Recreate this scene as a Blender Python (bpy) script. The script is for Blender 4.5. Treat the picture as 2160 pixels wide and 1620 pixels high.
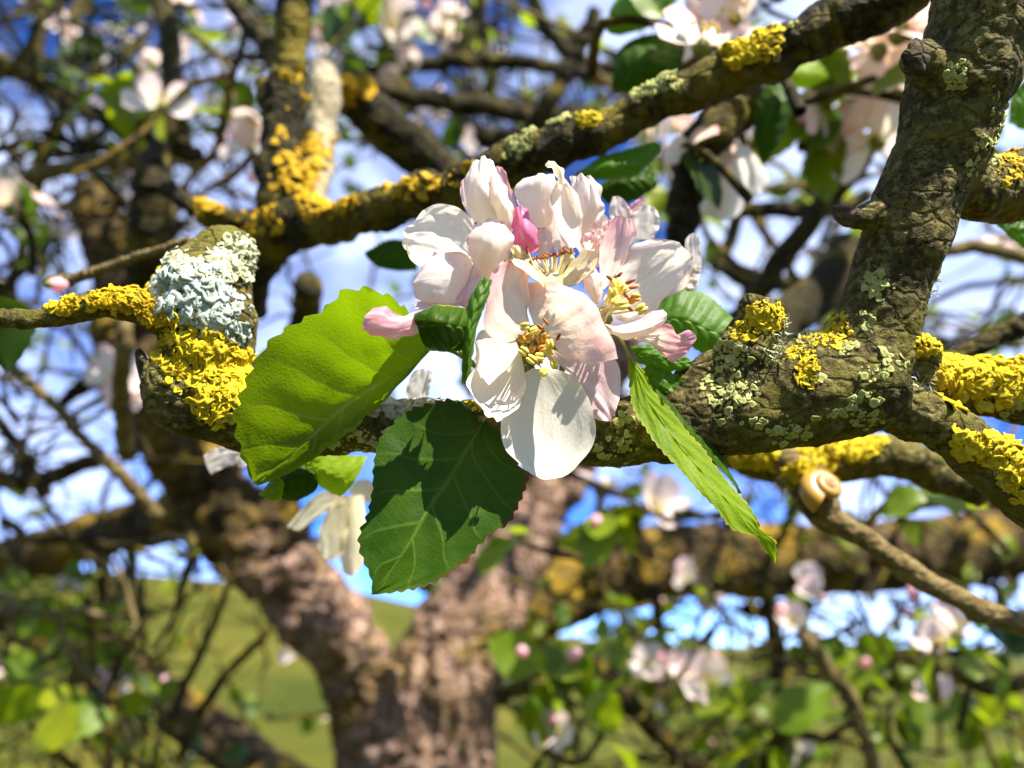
import bpy, bmesh, math, random
import numpy as np
from mathutils import Vector, Matrix, Euler

# ------------------------------------------------------------------ camera
for o in list(bpy.data.objects):
    bpy.data.objects.remove(o, do_unlink=True)
scene = bpy.context.scene
COL = scene.collection
F = 1663.0                       # focal length in photo pixels (2160 wide)
PITCH = math.radians(18)
CAM = np.array([0.0, 0.0, 1.62])
RIGHT = np.array([1.0, 0.0, 0.0])
FWD = np.array([0.0, math.cos(PITCH), math.sin(PITCH)])
UP = np.array([0.0, -math.sin(PITCH), math.cos(PITCH)])
D0 = 0.19                        # distance of the blossom, metres
cam = bpy.data.cameras.new('camera')
cam.sensor_width = 36.0
cam.lens = 36.0 * F / 2160.0
cam.clip_start = 0.01
cam.clip_end = 2000
cam.dof.use_dof = True
cam.dof.focus_distance = 0.190
cam.dof.aperture_fstop = 8.2
camo = bpy.data.objects.new('camera', cam)
camo.location = CAM
camo.rotation_euler = (math.radians(90) + PITCH, 0, 0)
COL.objects.link(camo)
scene.camera = camo

# ------------------------------------------------------------------ light
SUN = np.array([0.41, -0.43, 0.80]); SUN /= np.linalg.norm(SUN)
world = bpy.data.worlds.new('World')
scene.world = world
world.use_nodes = True
wn, wl = world.node_tree.nodes, world.node_tree.links
wn.clear()
sky = wn.new('ShaderNodeTexSky'); sky.sky_type = 'NISHITA'; sky.sun_disc = False
sky.sun_elevation = math.asin(SUN[2]); sky.sun_rotation = math.atan2(SUN[0], SUN[1])
sky.altitude = 5000; sky.air_density = 0.45; sky.dust_density = 0.0; sky.ozone_density = 4.0
hs = wn.new('ShaderNodeHueSaturation'); hs.inputs['Hue'].default_value = 0.512; hs.inputs['Saturation'].default_value = 1.2; hs.inputs['Value'].default_value = 3.6
tc = wn.new('ShaderNodeTexCoord')
mp = wn.new('ShaderNodeMapping'); mp.inputs['Scale'].default_value = (1.0, 1.0, 1.6)
no = wn.new('ShaderNodeTexNoise'); no.inputs['Scale'].default_value = 3.2; no.inputs['Detail'].default_value = 5; no.inputs['Distortion'].default_value = 0.6
cr = wn.new('ShaderNodeValToRGB')
cr.color_ramp.elements[0].position = 0.46; cr.color_ramp.elements[0].color = (0, 0, 0, 1)
cr.color_ramp.elements[1].position = 0.72; cr.color_ramp.elements[1].color = (.9, .9, .9, 1)
mx = wn.new('ShaderNodeMix'); mx.data_type = 'RGBA'
mx.inputs['B'].default_value = (9.0, 10.4, 14.0, 1)
bg = wn.new('ShaderNodeBackground'); bg.inputs['Strength'].default_value = 0.05
wo = wn.new('ShaderNodeOutputWorld')
wl.new(sky.outputs[0], hs.inputs['Color'])
wl.new(tc.outputs['Generated'], mp.inputs[0]); wl.new(mp.outputs[0], no.inputs['Vector'])
sz = wn.new('ShaderNodeSeparateXYZ'); wl.new(tc.outputs['Generated'], sz.inputs[0])
ma = wn.new('ShaderNodeMath'); ma.operation = 'MULTIPLY_ADD'; ma.inputs[1].default_value = 0.16; wl.new(sz.outputs[2], ma.inputs[0]); wl.new(no.outputs[0], ma.inputs[2])   # thin cloud thickens overhead
wl.new(ma.outputs[0], cr.inputs[0]); wl.new(cr.outputs[0], mx.inputs['Factor'])
wl.new(hs.outputs[0], mx.inputs['A']); wl.new(mx.outputs['Result'], bg.inputs['Color'])
wl.new(bg.outputs[0], wo.inputs['Surface'])

sun = bpy.data.lights.new('sun', 'SUN'); sun.energy = 5.0; sun.angle = math.radians(0.5); sun.color = (1.0, 0.925, 0.78)
suno = bpy.data.objects.new('sun', sun)
suno.rotation_euler = Vector(-SUN).to_track_quat('-Z', 'Y').to_euler()
COL.objects.link(suno)
scene.view_settings.view_transform = 'Standard'
scene.view_settings.look = 'None'
scene.view_settings.exposure = 1.78
scene.view_settings.gamma = 1.0
scene.view_settings.use_curve_mapping = False
scene.render.engine = 'CYCLES'
scene.cycles.use_denoising = True
scene.cycles.max_bounces = 8
scene.cycles.transparent_max_bounces = 4
scene.cycles.caustics_reflective = False
scene.cycles.caustics_refractive = False

rng = np.random.default_rng(7)
random.seed(7)

# ------------------------------------------------------------------ maths helpers
def P(px, py, d):
    px, py, d = np.asarray(px, float), np.asarray(py, float), np.asarray(d, float)
    v = FWD + ((px - 1080.0) / F)[..., None] * RIGHT - ((py - 810.0) / F)[..., None] * UP
    return CAM + v * d[..., None]

def proj(p):
    q = p - CAM
    d = q @ FWD
    return 1080 + F * (q @ RIGHT) / d, 810 - F * (q @ UP) / d, d

def _hash(ix, iy, iz):
    h = (ix.astype(np.int64) * 374761393 + iy.astype(np.int64) * 668265263 + iz.astype(np.int64) * 2147483647 * 3) & 0xFFFFFFFF
    h = ((h ^ (h >> 13)) * 1274126177) & 0xFFFFFFFF
    h = ((h ^ (h >> 16)) * 2246822519) & 0xFFFFFFFF
    return ((h ^ (h >> 15)) & 0xFFFFFF) / float(0xFFFFFF)

def vnoise(p):
    i = np.floor(p).astype(np.int64); f = p - i
    f = f * f * (3 - 2 * f)
    r = 0
    for dx in (0, 1):
        wx = f[..., 0] if dx else 1 - f[..., 0]
        for dy in (0, 1):
            wy = f[..., 1] if dy else 1 - f[..., 1]
            for dz in (0, 1):
                wz = f[..., 2] if dz else 1 - f[..., 2]
                r = r + wx * wy * wz * _hash(i[..., 0] + dx, i[..., 1] + dy, i[..., 2] + dz)
    return r * 2 - 1

def fbm(p, octv=4):
    r, a, t = 0, 1.0, 0
    for k in range(octv):
        r = r + a * vnoise(p * (2.0 ** k) + 17.3 * k); t += a; a *= 0.5
    return r / t

def catmull(pts, n):
    pts = np.asarray(pts, float)
    if len(pts) < 3:
        t = np.linspace(0, 1, n)[:, None]
        return pts[0] * (1 - t) + pts[-1] * t
    ext = np.vstack([2 * pts[0] - pts[1], pts, 2 * pts[-1] - pts[-2]])
    out = []
    for i in range(len(pts) - 1):
        p0, p1, p2, p3 = ext[i:i + 4]
        t = np.linspace(0, 1, 16, endpoint=False)[:, None]
        out.append(0.5 * (2 * p1 + (p2 - p0) * t + (2 * p0 - 5 * p1 + 4 * p2 - p3) * t ** 2 + (3 * p1 - p0 - 3 * p2 + p3) * t ** 3))
    out.append(pts[-1:])
    c = np.vstack(out)
    s = np.concatenate([[0], np.cumsum(np.linalg.norm(np.diff(c[:, :3], axis=0), axis=1))])
    u = np.linspace(0, s[-1], n)
    return np.stack([np.interp(u, s, c[:, k]) for k in range(c.shape[1])], 1)

def norm(v):
    return v / np.maximum(np.linalg.norm(v, axis=-1, keepdims=True), 1e-12)

# ------------------------------------------------------------------ scene-graph helpers
def tag(o, label=None, cat=None, group=None, kind=None):
    if label: o['label'] = label
    if cat: o['category'] = cat
    if group: o['group'] = group
    if kind: o['kind'] = kind
    return o

def empty(name, loc, label=None, cat=None, group=None):
    o = bpy.data.objects.new(name, None)
    o.empty_display_size = 0.005
    o.location = Vector(np.asarray(loc, float))
    COL.objects.link(o)
    return tag(o, label, cat, group)

def wloc(o):
    v = np.zeros(3)
    while o is not None:
        v = v + np.array(o.location); o = o.parent
    return v

def mesh_obj(name, V, Fc, mat, parent=None, base=None, tint=None, uv=None, smooth=True):
    """one mesh object; V are world coordinates"""
    V = np.asarray(V, float)
    origin = wloc(parent) if parent is not None else (np.asarray(base, float) if base is not None else V.mean(0))
    me = bpy.data.meshes.new(name)
    me.from_pydata((V - origin).tolist(), [], Fc if isinstance(Fc, list) else Fc.tolist())
    if tint is not None:
        a = me.color_attributes.new('tint', 'FLOAT_COLOR', 'POINT')
        t = np.ones((len(V), 4), np.float32); t[:, :3] = tint
        a.data.foreach_set('color', t.ravel())
    if uv is not None:
        l = me.uv_layers.new(name='uv')
        idx = np.zeros(len(me.loops), np.int32); me.loops.foreach_get('vertex_index', idx)
        l.data.foreach_set('uv', np.asarray(uv, np.float32)[idx].ravel())
    if smooth:
        me.polygons.foreach_set('use_smooth', np.ones(len(me.polygons), bool))
    if mat: me.materials.append(mat)
    me.update()
    o = bpy.data.objects.new(name, me)
    COL.objects.link(o)
    if parent is not None:
        o.parent = parent
    else:
        o.location = Vector(origin)
    return o

def grid_faces(nu, nv, off=0, wrap=False):
    i, j = np.meshgrid(np.arange(nu - 1), np.arange(nv if wrap else nv - 1), indexing='ij')
    j2 = (j + 1) % nv
    f = np.stack([i * nv + j, (i + 1) * nv + j, (i + 1) * nv + j2, i * nv + j2], -1).reshape(-1, 4)
    return f + off

# ------------------------------------------------------------------ materials
class Mat:
    def __init__(s, name):
        s.m = bpy.data.materials.new(name); s.m.use_nodes = True
        s.n, s.l = s.m.node_tree.nodes, s.m.node_tree.links
        s.n.clear()
        s.out = s.n.new('ShaderNodeOutputMaterial')
    def node(s, t, **kw):
        n = s.n.new(t)
        for k, v in kw.items():
            if k.startswith('i_'):
                n.inputs[k[2:].replace('_', ' ')].default_value = v
            else:
                setattr(n, k, v)
        return n
    def link(s, a, b): s.l.new(a, b)
    def noise(s, vec, scale, detail=4, rough=.55, dist=0.0):
        n = s.node('ShaderNodeTexNoise'); n.inputs['Scale'].default_value = scale
        n.inputs['Detail'].default_value = detail; n.inputs['Roughness'].default_value = rough; n.inputs['Distortion'].default_value = dist
        if vec is not None: s.link(vec, n.inputs['Vector'])
        return n.outputs[0]
    def ramp(s, fac, stops):
        r = s.node('ShaderNodeValToRGB')
        e = r.color_ramp.elements
        while len(e) < len(stops): e.new(0.5)
        for k, (p, c) in enumerate(stops):
            e[k].position = p
            e[k].color = (c, c, c, 1) if np.isscalar(c) else (*c, 1)
        s.link(fac, r.inputs[0])
        return r.outputs[0]
    def mix(s, fac, a, b, mode='MIX'):
        m = s.node('ShaderNodeMix', data_type='RGBA', blend_type=mode)
        for sock, v in (('Factor', fac), ('A', a), ('B', b)):
            if isinstance(v, bpy.types.NodeSocket): s.link(v, m.inputs[sock])
            elif np.isscalar(v): m.inputs[sock].default_value = v
            else: m.inputs[sock].default_value = (*v, 1)
        return m.outputs['Result']
    def math(s, op, a, b=None):
        m = s.node('ShaderNodeMath', operation=op)
        for k, v in enumerate((a, b)):
            if v is None: continue
            if isinstance(v, bpy.types.NodeSocket): s.link(v, m.inputs[k])
            else: m.inputs[k].default_value = v
        return m.outputs[0]
    def bump(s, h, dist, strength=1.0, prev=None):
        b = s.node('ShaderNodeBump'); b.inputs['Distance'].default_value = dist; b.inputs['Strength'].default_value = strength
        s.link(h, b.inputs['Height'])
        if prev is not None: s.link(prev, b.inputs['Normal'])
        return b.outputs[0]
    def bsdf(s, col, rough=.6, spec=.3, normal=None, transl=None, tfac=.4):
        p = s.node('ShaderNodeBsdfPrincipled')
        p.inputs['Specular IOR Level'].default_value = spec
        for sock, v in (('Base Color', col), ('Roughness', rough)):
            if isinstance(v, bpy.types.NodeSocket): s.link(v, p.inputs[sock])
            elif np.isscalar(v): p.inputs[sock].default_value = v
            else: p.inputs[sock].default_value = (*v, 1)
        if normal is not None: s.link(normal, p.inputs['Normal'])
        r = p.outputs[0]
        if transl is not None:
            t = s.node('ShaderNodeBsdfTranslucent')
            if isinstance(transl, bpy.types.NodeSocket): s.link(transl, t.inputs['Color'])
            else: t.inputs['Color'].default_value = (*transl, 1)
            if normal is not None: s.link(normal, t.inputs['Normal'])
            m = s.node('ShaderNodeMixShader'); m.inputs[0].default_value = tfac
            s.link(r, m.inputs[1]); s.link(t.outputs[0], m.inputs[2]); r = m.outputs[0]
        s.link(r, s.out.inputs['Surface'])
        return s.m
    def obj(s): return s.node('ShaderNodeTexCoord').outputs['Object']
    def uv(s): return s.node('ShaderNodeTexCoord').outputs['UV']
    def attr(s, name='tint'):
        a = s.node('ShaderNodeAttribute'); a.attribute_name = name
        sp = s.node('ShaderNodeSeparateColor'); s.link(a.outputs['Color'], sp.inputs[0])
        return sp.outputs
    def scaled(s, vec, sc):
        m = s.node('ShaderNodeMapping'); m.inputs['Scale'].default_value = sc
        s.link(vec, m.inputs[0]); return m.outputs[0]

def mat_bark(name, cols, scale, bump, fine=1.0, rough=.85, cover=None):
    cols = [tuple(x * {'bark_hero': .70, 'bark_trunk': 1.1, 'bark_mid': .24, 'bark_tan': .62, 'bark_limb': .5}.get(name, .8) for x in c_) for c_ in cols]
    m = Mat(name); c = m.obj()
    n1 = m.noise(c, 55 * scale, 6, .62, .4)
    col = m.ramp(n1, [(.30, cols[0]), (.48, cols[1]), (.66, cols[2])])
    n2 = m.noise(c, 330 * scale, 5, .7)
    col = m.mix(m.ramp(n2, [(.48, 0), (.68, 1)]), col, cols[3])
    n3 = m.noise(c, 900 * scale, 3, .7)
    col = m.mix(m.ramp(n3, [(.32, 1), (.46, 0)]), col, tuple(x * .25 for x in cols[0]))
    if cover:
        n4 = m.noise(c, 38 * scale, 5, .65, .8)
        col = m.mix(m.ramp(n4, [(.50, 0), (.62, .8)]), col, cover)
    vo = m.node('ShaderNodeTexVoronoi', feature='DISTANCE_TO_EDGE'); vo.inputs['Scale'].default_value = 160 * scale
    wv = m.node('ShaderNodeVectorMath', operation='MULTIPLY_ADD'); nn_ = m.node('ShaderNodeTexNoise'); nn_.inputs['Scale'].default_value = 120 * scale; m.link(c, nn_.inputs['Vector'])
    m.link(nn_.outputs['Color'], wv.inputs[0]); wv.inputs[1].default_value = (.006 / scale, .006 / scale, .006 / scale); m.link(m.scaled(c, (.6, 1, 1.15)), wv.inputs[2]); m.link(wv.outputs[0], vo.inputs['Vector'])
    cr_ = m.ramp(vo.outputs['Distance'], [(0.0, 0), (.12, 1)])
    crack = m.math('MULTIPLY', m.ramp(m.math('ADD', vo.outputs['Distance'], m.math('MULTIPLY', m.math('SUBTRACT', n2, .5), .10)), [(.0, 1), (.055, 0)]), m.ramp(n1, [(.42, .05), (.60, .65)]))
    col = m.mix(crack, col, tuple(x * .3 for x in cols[0]))
    h = m.math('ADD', m.math('MULTIPLY', n2, .8), m.math('ADD', m.math('MULTIPLY', n3, .5 * fine), m.math('MULTIPLY', cr_, .45)))
    return m.bsdf(col, rough, .2, m.bump(h, bump, 1.0))

def mat_petal(name, white, blush):
    m = Mat(name); a = m.attr(); u = m.uv()
    vn = m.noise(m.scaled(u, (5, 42, 1)), 1.0, 4, .6, .9)
    vn2 = m.noise(m.scaled(u, (26, 26, 1)), 1.0, 4, .6, .3)
    fac = m.math('ADD', a[0], m.math('MULTIPLY', m.math('SUBTRACT', vn, .5), m.math('MULTIPLY', a[0], 1.3)))
    col = m.mix(fac, white, blush)
    col = m.mix(m.math('MULTIPLY', m.ramp(vn, [(.30, 1), (.42, 0)]), .16), col, tuple(x * .78 for x in white))
    col = m.mix(a[2], col, (.72, .60, .24))
    col = m.mix(a[1], col, (.17, .055, .012))
    tr = m.mix(1.0, col, (1.0, .94, .82), 'MULTIPLY')
    nrm = m.bump(m.math('ADD', m.math('MULTIPLY', vn, .5), m.math('MULTIPLY', vn2, .7)), 0.00020, .8)
    return m.bsdf(col, .38, .4, nrm, tr, .52)

def mat_leaf(name, a_col, b_col, vein, trans, tfac=.4, rough=.42, spec=.45, netw=.3):
    m = Mat(name); at = m.attr(); c = m.obj()
    n1 = m.noise(c, 90, 4, .6)
    col = m.mix(m.ramp(n1, [(.36, 0), (.66, 1)]), a_col, b_col)
    vo = m.node('ShaderNodeTexVoronoi', feature='DISTANCE_TO_EDGE'); vo.inputs['Scale'].default_value = 900
    m.link(c, vo.inputs['Vector'])
    net = m.ramp(vo.outputs['Distance'], [(0.0, 1), (.09, 0)])
    col = m.mix(m.math('MULTIPLY', net, netw), col, vein)
    col = m.mix(at[0], col, vein)
    col = m.mix(at[1], col, (.11, .02, .012))
    col = m.mix(at[2], col, (.50, .42, .04))
    tr = m.mix(m.math('MULTIPLY', at[0], .5), trans, tuple(x * .55 for x in trans))
    tr = m.mix(at[1], tr, (.05, .01, .005))
    n2 = m.noise(c, 1500, 3, .6)
    h = m.math('ADD', m.math('MULTIPLY', m.ramp(vo.outputs['Distance'], [(0, 0), (.3, 1)]), .8), m.math('MULTIPLY', n2, .5))
    return m.bsdf(col, rough, spec, m.bump(h, .00006, .6), tr, tfac)

def mat_far_leaf(name, cols, trans, tfac=.42):
    m = Mat(name); oi = m.node('ShaderNodeObjectInfo')
    col = m.ramp(oi.outputs['Random'], [(k / (len(cols) - 1), c_) for k, c_ in enumerate(cols)])
    n = m.noise(m.obj(), 5, 3)
    col = m.mix(m.ramp(n, [(.4, 0), (.7, .35)]), col, cols[0])
    tr = m.mix(.5, col, trans)
    return m.bsdf(col, .45, .4, None, tr, tfac)

def mat_plain(name, a, b, scale, rough=.7, spec=.25, bump=.0003, transl=None, tfac=.3):
    m = Mat(name); c = m.obj()
    n = m.noise(c, scale, 5, .6)
    col = m.mix(m.ramp(n, [(.35, 0), (.65, 1)]), a, b)
    n2 = m.noise(c, scale * 3.3, 3, .6)
    return m.bsdf(col, rough, spec, m.bump(n2, bump, .8), transl, tfac)

def mat_lichen(name, a, b, c3, scale=500, transl=None):
    m = Mat(name); c = m.obj(); at = m.attr()
    n = m.noise(c, scale, 4, .65)
    col = m.mix(m.ramp(n, [(.35, 0), (.62, 1)]), a, b)
    col = m.mix(at[0], col, c3)
    n2 = m.noise(c, scale * 3.5, 3, .7)
    return m.bsdf(col, .8, .15, m.bump(n2, .0003, .9), transl, .15)

M = {}
M['bark'] = mat_bark('bark_hero', [(.012, .009, .002), (.066, .052, .010), (.17, .140, .030), (.28, .24, .085)], 1.0, .0014, cover=(.10, .090, .010))
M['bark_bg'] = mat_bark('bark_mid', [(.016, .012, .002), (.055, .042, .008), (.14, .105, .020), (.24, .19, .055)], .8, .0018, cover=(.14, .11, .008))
M['bark_tan'] = mat_bark('bark_tan', [(.10, .065, .02), (.19, .132, .045), (.28, .21, .085), (.36, .30, .15)], .8, .001)
M['bark_trunk'] = mat_bark('bark_trunk', [(.014, .008, .006), (.14, .082, .056), (.34, .215, .16), (.48, .34, .27)], .22, .012, cover=(.16, .105, .012))
M['bark_limb'] = mat_bark('bark_limb', [(.018, .010, .003), (.085, .054, .015), (.20, .135, .04), (.30, .21, .10)], .35, .005, cover=(.30, .19, .012))
M['bark_pale'] = mat_bark('bark_pale', [(.20, .16, .09), (.34, .29, .18), (.44, .38, .28), (.52, .47, .37)], 1.0, .0009)
M['cut'] = mat_bark('cut_wood', [(.010, .008, .005), (.03, .022, .012), (.09, .065, .035), (.17, .13, .075)], 1.2, .0015)
M['petal'] = mat_petal('petal', (.90, .875, .83), (.82, .36, .50))
M['petal_pink'] = mat_petal('petal_pink', (.84, .62, .66), (.74, .17, .40))
M['petal_cream'] = mat_petal('petal_cream', (.84, .78, .58), (.80, .50, .42))
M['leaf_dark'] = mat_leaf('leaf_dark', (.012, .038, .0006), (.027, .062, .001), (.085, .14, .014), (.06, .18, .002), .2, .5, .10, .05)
M['leaf_under'] = mat_leaf('leaf_under', (.085, .145, .003), (.125, .18, .005), (.36, .40, .10), (.27, .44, .003), .45, .55, .2, .22)
M['leaf_lime'] = mat_leaf('leaf_lime', (.11, .20, .004), (.17, .26, .008), (.32, .38, .05), (.42, .60, .008), .5, .5, .15, .15)
M['leaf_mid'] = mat_leaf('leaf_mid', (.026, .085, .003), (.055, .135, .006), (.17, .28, .05), (.18, .40, .01), .4, .48, .2, .2)
M['far_green'] = mat_far_leaf('far_leaf_green', [(.03, .068, .003), (.055, .11, .004), (.10, .16, .006), (.16, .20, .006)], (.28, .42, .006))
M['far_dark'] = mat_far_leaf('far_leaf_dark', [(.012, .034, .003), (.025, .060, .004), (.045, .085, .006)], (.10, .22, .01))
M['far_lime'] = mat_far_leaf('far_leaf_lime', [(.09, .16, .005), (.15, .22, .006), (.24, .26, .008)], (.40, .52, .008), .5)
M['anther'] = mat_plain('anther', (.72, .52, .07), (.88, .72, .16), 900, .55, .3, .0002)
M['anther_old'] = mat_plain('anther_old', (.16, .035, .008), (.36, .10, .015), 900, .6, .3, .0002)
M['anther_orange'] = mat_plain('anther_orange', (.48, .19, .02), (.70, .36, .04), 900, .6, .3, .0002)
M['filament'] = mat_plain('filament', (.78, .66, .34), (.84, .78, .55), 700, .45, .35, .0001, (.8, .7, .4), .3)
M['calyx'] = mat_plain('calyx', (.13, .15, .03), (.24, .24, .06), 500, .7, .2, .0003)
M['yellow'] = mat_lichen('lichen_yellow', (.40, .27, .004), (.64, .48, .012), (.24, .21, .02), 200)
M['orange'] = mat_lichen('lichen_orange', (.36, .21, .003), (.60, .41, .006), (.20, .15, .01), 200)
M['ochre'] = mat_lichen('lichen_ochre', (.34, .19, .004), (.52, .33, .008), (.20, .13, .015), 420)
M['olive'] = mat_lichen('lichen_olive', (.27, .29, .09), (.42, .44, .17), (.16, .16, .05), 500)
M['grey'] = mat_lichen('lichen_grey', (.26, .32, .27), (.56, .63, .60), (.10, .12, .08), 260)
M['pale'] = mat_lichen('lichen_pale', (.40, .42, .24), (.60, .62, .42), (.20, .2, .1), 400)
M['crust'] = mat_lichen('pale_crust', (.36, .32, .24), (.52, .48, .40), (.22, .19, .12), 300)
M['wood_bud'] = mat_plain('bud', (.030, .018, .012), (.095, .066, .045), 700, .8, .2, .0006)

# ------------------------------------------------------------------ wood: tubes fused into one body
WOOD = {}
def tube_geo(pts, seg=22, step_px=None, rough=0.0, seed=0):
    """pts: (px, py, width_px, depth) along the axis -> verts, faces of a closed tube"""
    pts = np.asarray(pts, float)
    w3 = P(pts[:, 0], pts[:, 1], pts[:, 3])
    r = pts[:, 2] / 2 * pts[:, 3] / F
    arr = np.column_stack([w3, r])
    ln = np.linalg.norm(np.diff(w3, axis=0), axis=1).sum()
    n = int(np.clip(ln / max(r.mean() * .35, 1e-4), 6, 120))
    c = catmull(arr, n)
    ax, rad = c[:, :3], np.maximum(c[:, 3], 1e-4)
    if rough:
        ax = ax + np.stack([fbm(ax / (rad[:, None] * 5) + seed * 7.7 + k * 31.7, 2) for k in range(3)], 1) * rad[:, None] * rough
    t = norm(np.gradient(ax, axis=0))
    ref = np.array([0.31, 0.9, 0.3])
    a = norm(np.cross(t, ref)); b = np.cross(t, a)
    th = np.linspace(0, 2 * math.pi, seg, endpoint=False)
    V = ax[:, None, :] + rad[:, None, None] * (np.cos(th)[None, :, None] * a[:, None, :] + np.sin(th)[None, :, None] * b[:, None, :])
    V = V.reshape(-1, 3)
    Fc = grid_faces(n, seg, wrap=True).tolist()
    V = np.vstack([V, ax[:1], ax[-1:]])
    i0, i1 = n * seg, n * seg + 1
    for j in range(seg):
        Fc.append([i0, j, (j + 1) % seg]); Fc.append([i1, (n - 1) * seg + (j + 1) % seg, (n - 1) * seg + j])
    return V, Fc

def wood(name, tubes, voxel, mat, parent=None, base=None, disp=(), smooth=6, rough=0.12, stretch=None, seg=22):
    Vs, Fs, off = [], [], 0
    for k, t in enumerate(tubes):
        V, Fc = tube_geo(t, seg=seg, rough=rough, seed=k + len(name))
        Vs.append(V); Fs += [[i + off for i in f] for f in Fc]; off += len(V)
    V = np.vstack(Vs)
    if voxel:
        me = bpy.data.meshes.new('tmp'); me.from_pydata(V.tolist(), [], Fs); me.update()
        o = bpy.data.objects.new('tmp', me); COL.objects.link(o)
        md = o.modifiers.new('r', 'REMESH'); md.mode = 'VOXEL'; md.voxel_size = voxel
        if smooth:
            ms = o.modifiers.new('s', 'SMOOTH'); ms.factor = .5; ms.iterations = smooth
        dg = bpy.context.evaluated_depsgraph_get()
        ev = o.evaluated_get(dg); em = ev.to_mesh()
        n = len(em.vertices)
        V = np.zeros(n * 3); em.vertices.foreach_get('co', V); V = V.reshape(-1, 3)
        N = np.zeros(n * 3); em.vertices.foreach_get('normal', N); N = N.reshape(-1, 3)
        Fs = [list(p.vertices) for p in em.polygons]
        ev.to_mesh_clear()
        bpy.data.objects.remove(o, do_unlink=True); bpy.data.meshes.remove(me)
        for amp, freq, kind in disp:
            q = V * freq
            if stretch is not None: q = q * np.asarray(stretch)
            f = fbm(q + 3.1, 3)
            if kind == 'ridge': f = 1 - 2 * np.abs(f)
            V = V + N * (f * amp)[:, None]
    o = mesh_obj(name, V, Fs, mat, parent, base)
    Vw = V
    fa = np.array([f[:3] for f in Fs]); p0, p1, p2 = Vw[fa[:, 0]], Vw[fa[:, 1]], Vw[fa[:, 2]]
    cr_ = np.cross(p1 - p0, p2 - p0)
    area = np.linalg.norm(cr_, axis=1)
    WOOD[name if parent is None else parent.name] = ((p0 + p1 + p2) / 3, norm(cr_), area)
    return o

# lobes of lichen on a wood body
def lichen(name, src, regions, n, size, mat, parent, style='leafy', facing='cam', seed=1, up=0.0, brk=.0, lift=.0):
    r = np.random.default_rng(seed)
    C, N, A = WOOD[src]
    px, py, d = proj(C)
    tocam = norm(CAM - C)
    w = np.zeros(len(C))
    for (cx, cy, rx, ry) in regions:
        q = ((px - cx) / rx) ** 2 + ((py - cy) / ry) ** 2
        w = np.maximum(w, np.clip(1.25 - q, 0, 1))
    fc = (N * tocam).sum(1)
    w *= np.clip(fc + .25, 0, 1) > 0
    if up: w *= np.clip((N @ np.array([0, 0, 1.0]) + up) * 2, 0, 1)
    if brk: w *= np.clip((fbm(C / brk + seed, 3) + .12) * 6, 0, 1)
    w *= A
    if w.sum() <= 0: return None
    idx = r.choice(len(C), size=n, p=w / w.sum())
    c, nn, dd = C[idx], N[idx], d[idx]
    K = 9
    s = (size[0] * .6 + (size[1] * 1.15 - size[0] * .6) * r.uniform(0, 1, n) ** 1.7) * dd / F          # radius from photo pixels at that distance
    t1 = norm(np.cross(nn, r.normal(size=(n, 3)))); 
    tilt = {'leafy': .40, 'flat': .14, 'frill': .7}[style]
    nn2 = norm(nn + tilt * r.normal(size=(n, 3)) * .6)
    t1 = norm(t1 - (t1 * nn2).sum(1)[:, None] * nn2); t2 = np.cross(nn2, t1)
    th = np.linspace(0, 2 * math.pi, K, endpoint=False)
    ph = r.uniform(0, 6.28, (n, 1)); 
    rim = 1 + .28 * np.sin(3 * th[None] + ph) * r.uniform(.3, 1, (n, 1)) + .16 * r.normal(size=(n, K))
    wave = {'leafy': .22, 'flat': .06, 'frill': .35}[style]
    hz = wave * np.sin(2 * th[None] + ph * 2.3) + {'leafy': .20, 'flat': .10, 'frill': .25}[style]
    def ring(k, hh):
        return (c[:, None] + s[:, None, None] * k * rim[..., None] * (np.cos(th)[None, :, None] * t1[:, None] + np.sin(th)[None, :, None] * t2[:, None])
                + (s[:, None] * hh)[..., None] * nn2[:, None])
    base_h = .12 + lift
    V = np.concatenate([(c + nn * (s * base_h)[:, None])[:, None], ring(.55, base_h + hz * .35), ring(1.0, base_h + hz), ring(.93, base_h + hz - .30)], 1)
    per = 1 + 3 * K
    quads = [(1 + j, 1 + K + j, 1 + K + (j + 1) % K, 1 + (j + 1) % K) for j in range(K)] + \
            [(1 + K + j, 1 + 2 * K + j, 1 + 2 * K + (j + 1) % K, 1 + K + (j + 1) % K) for j in range(K)]
    tris = [(0, 1 + j, 1 + (j + 1) % K) for j in range(K)]
    offs = np.arange(n) * per
    FL = [tuple(np.array(q) + o) for o in offs for q in quads] + [tuple(np.array(q) + o) for o in offs for q in tris]
    FL = [[int(x) for x in f] for f in FL]
    tint = np.zeros((n, per, 3)); 
    tint[:, 0, 0] = .75; tint[:, 1:1 + K, 0] = .25; tint[..., 0] += r.uniform(0, .35, (n, 1))
    tint = np.clip(tint, 0, 1)
    o = mesh_obj(name, V.reshape(-1, 3), FL, mat, parent, tint=tint.reshape(-1, 3), smooth=True)
    o['kind'] = 'stuff'
    return o

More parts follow.
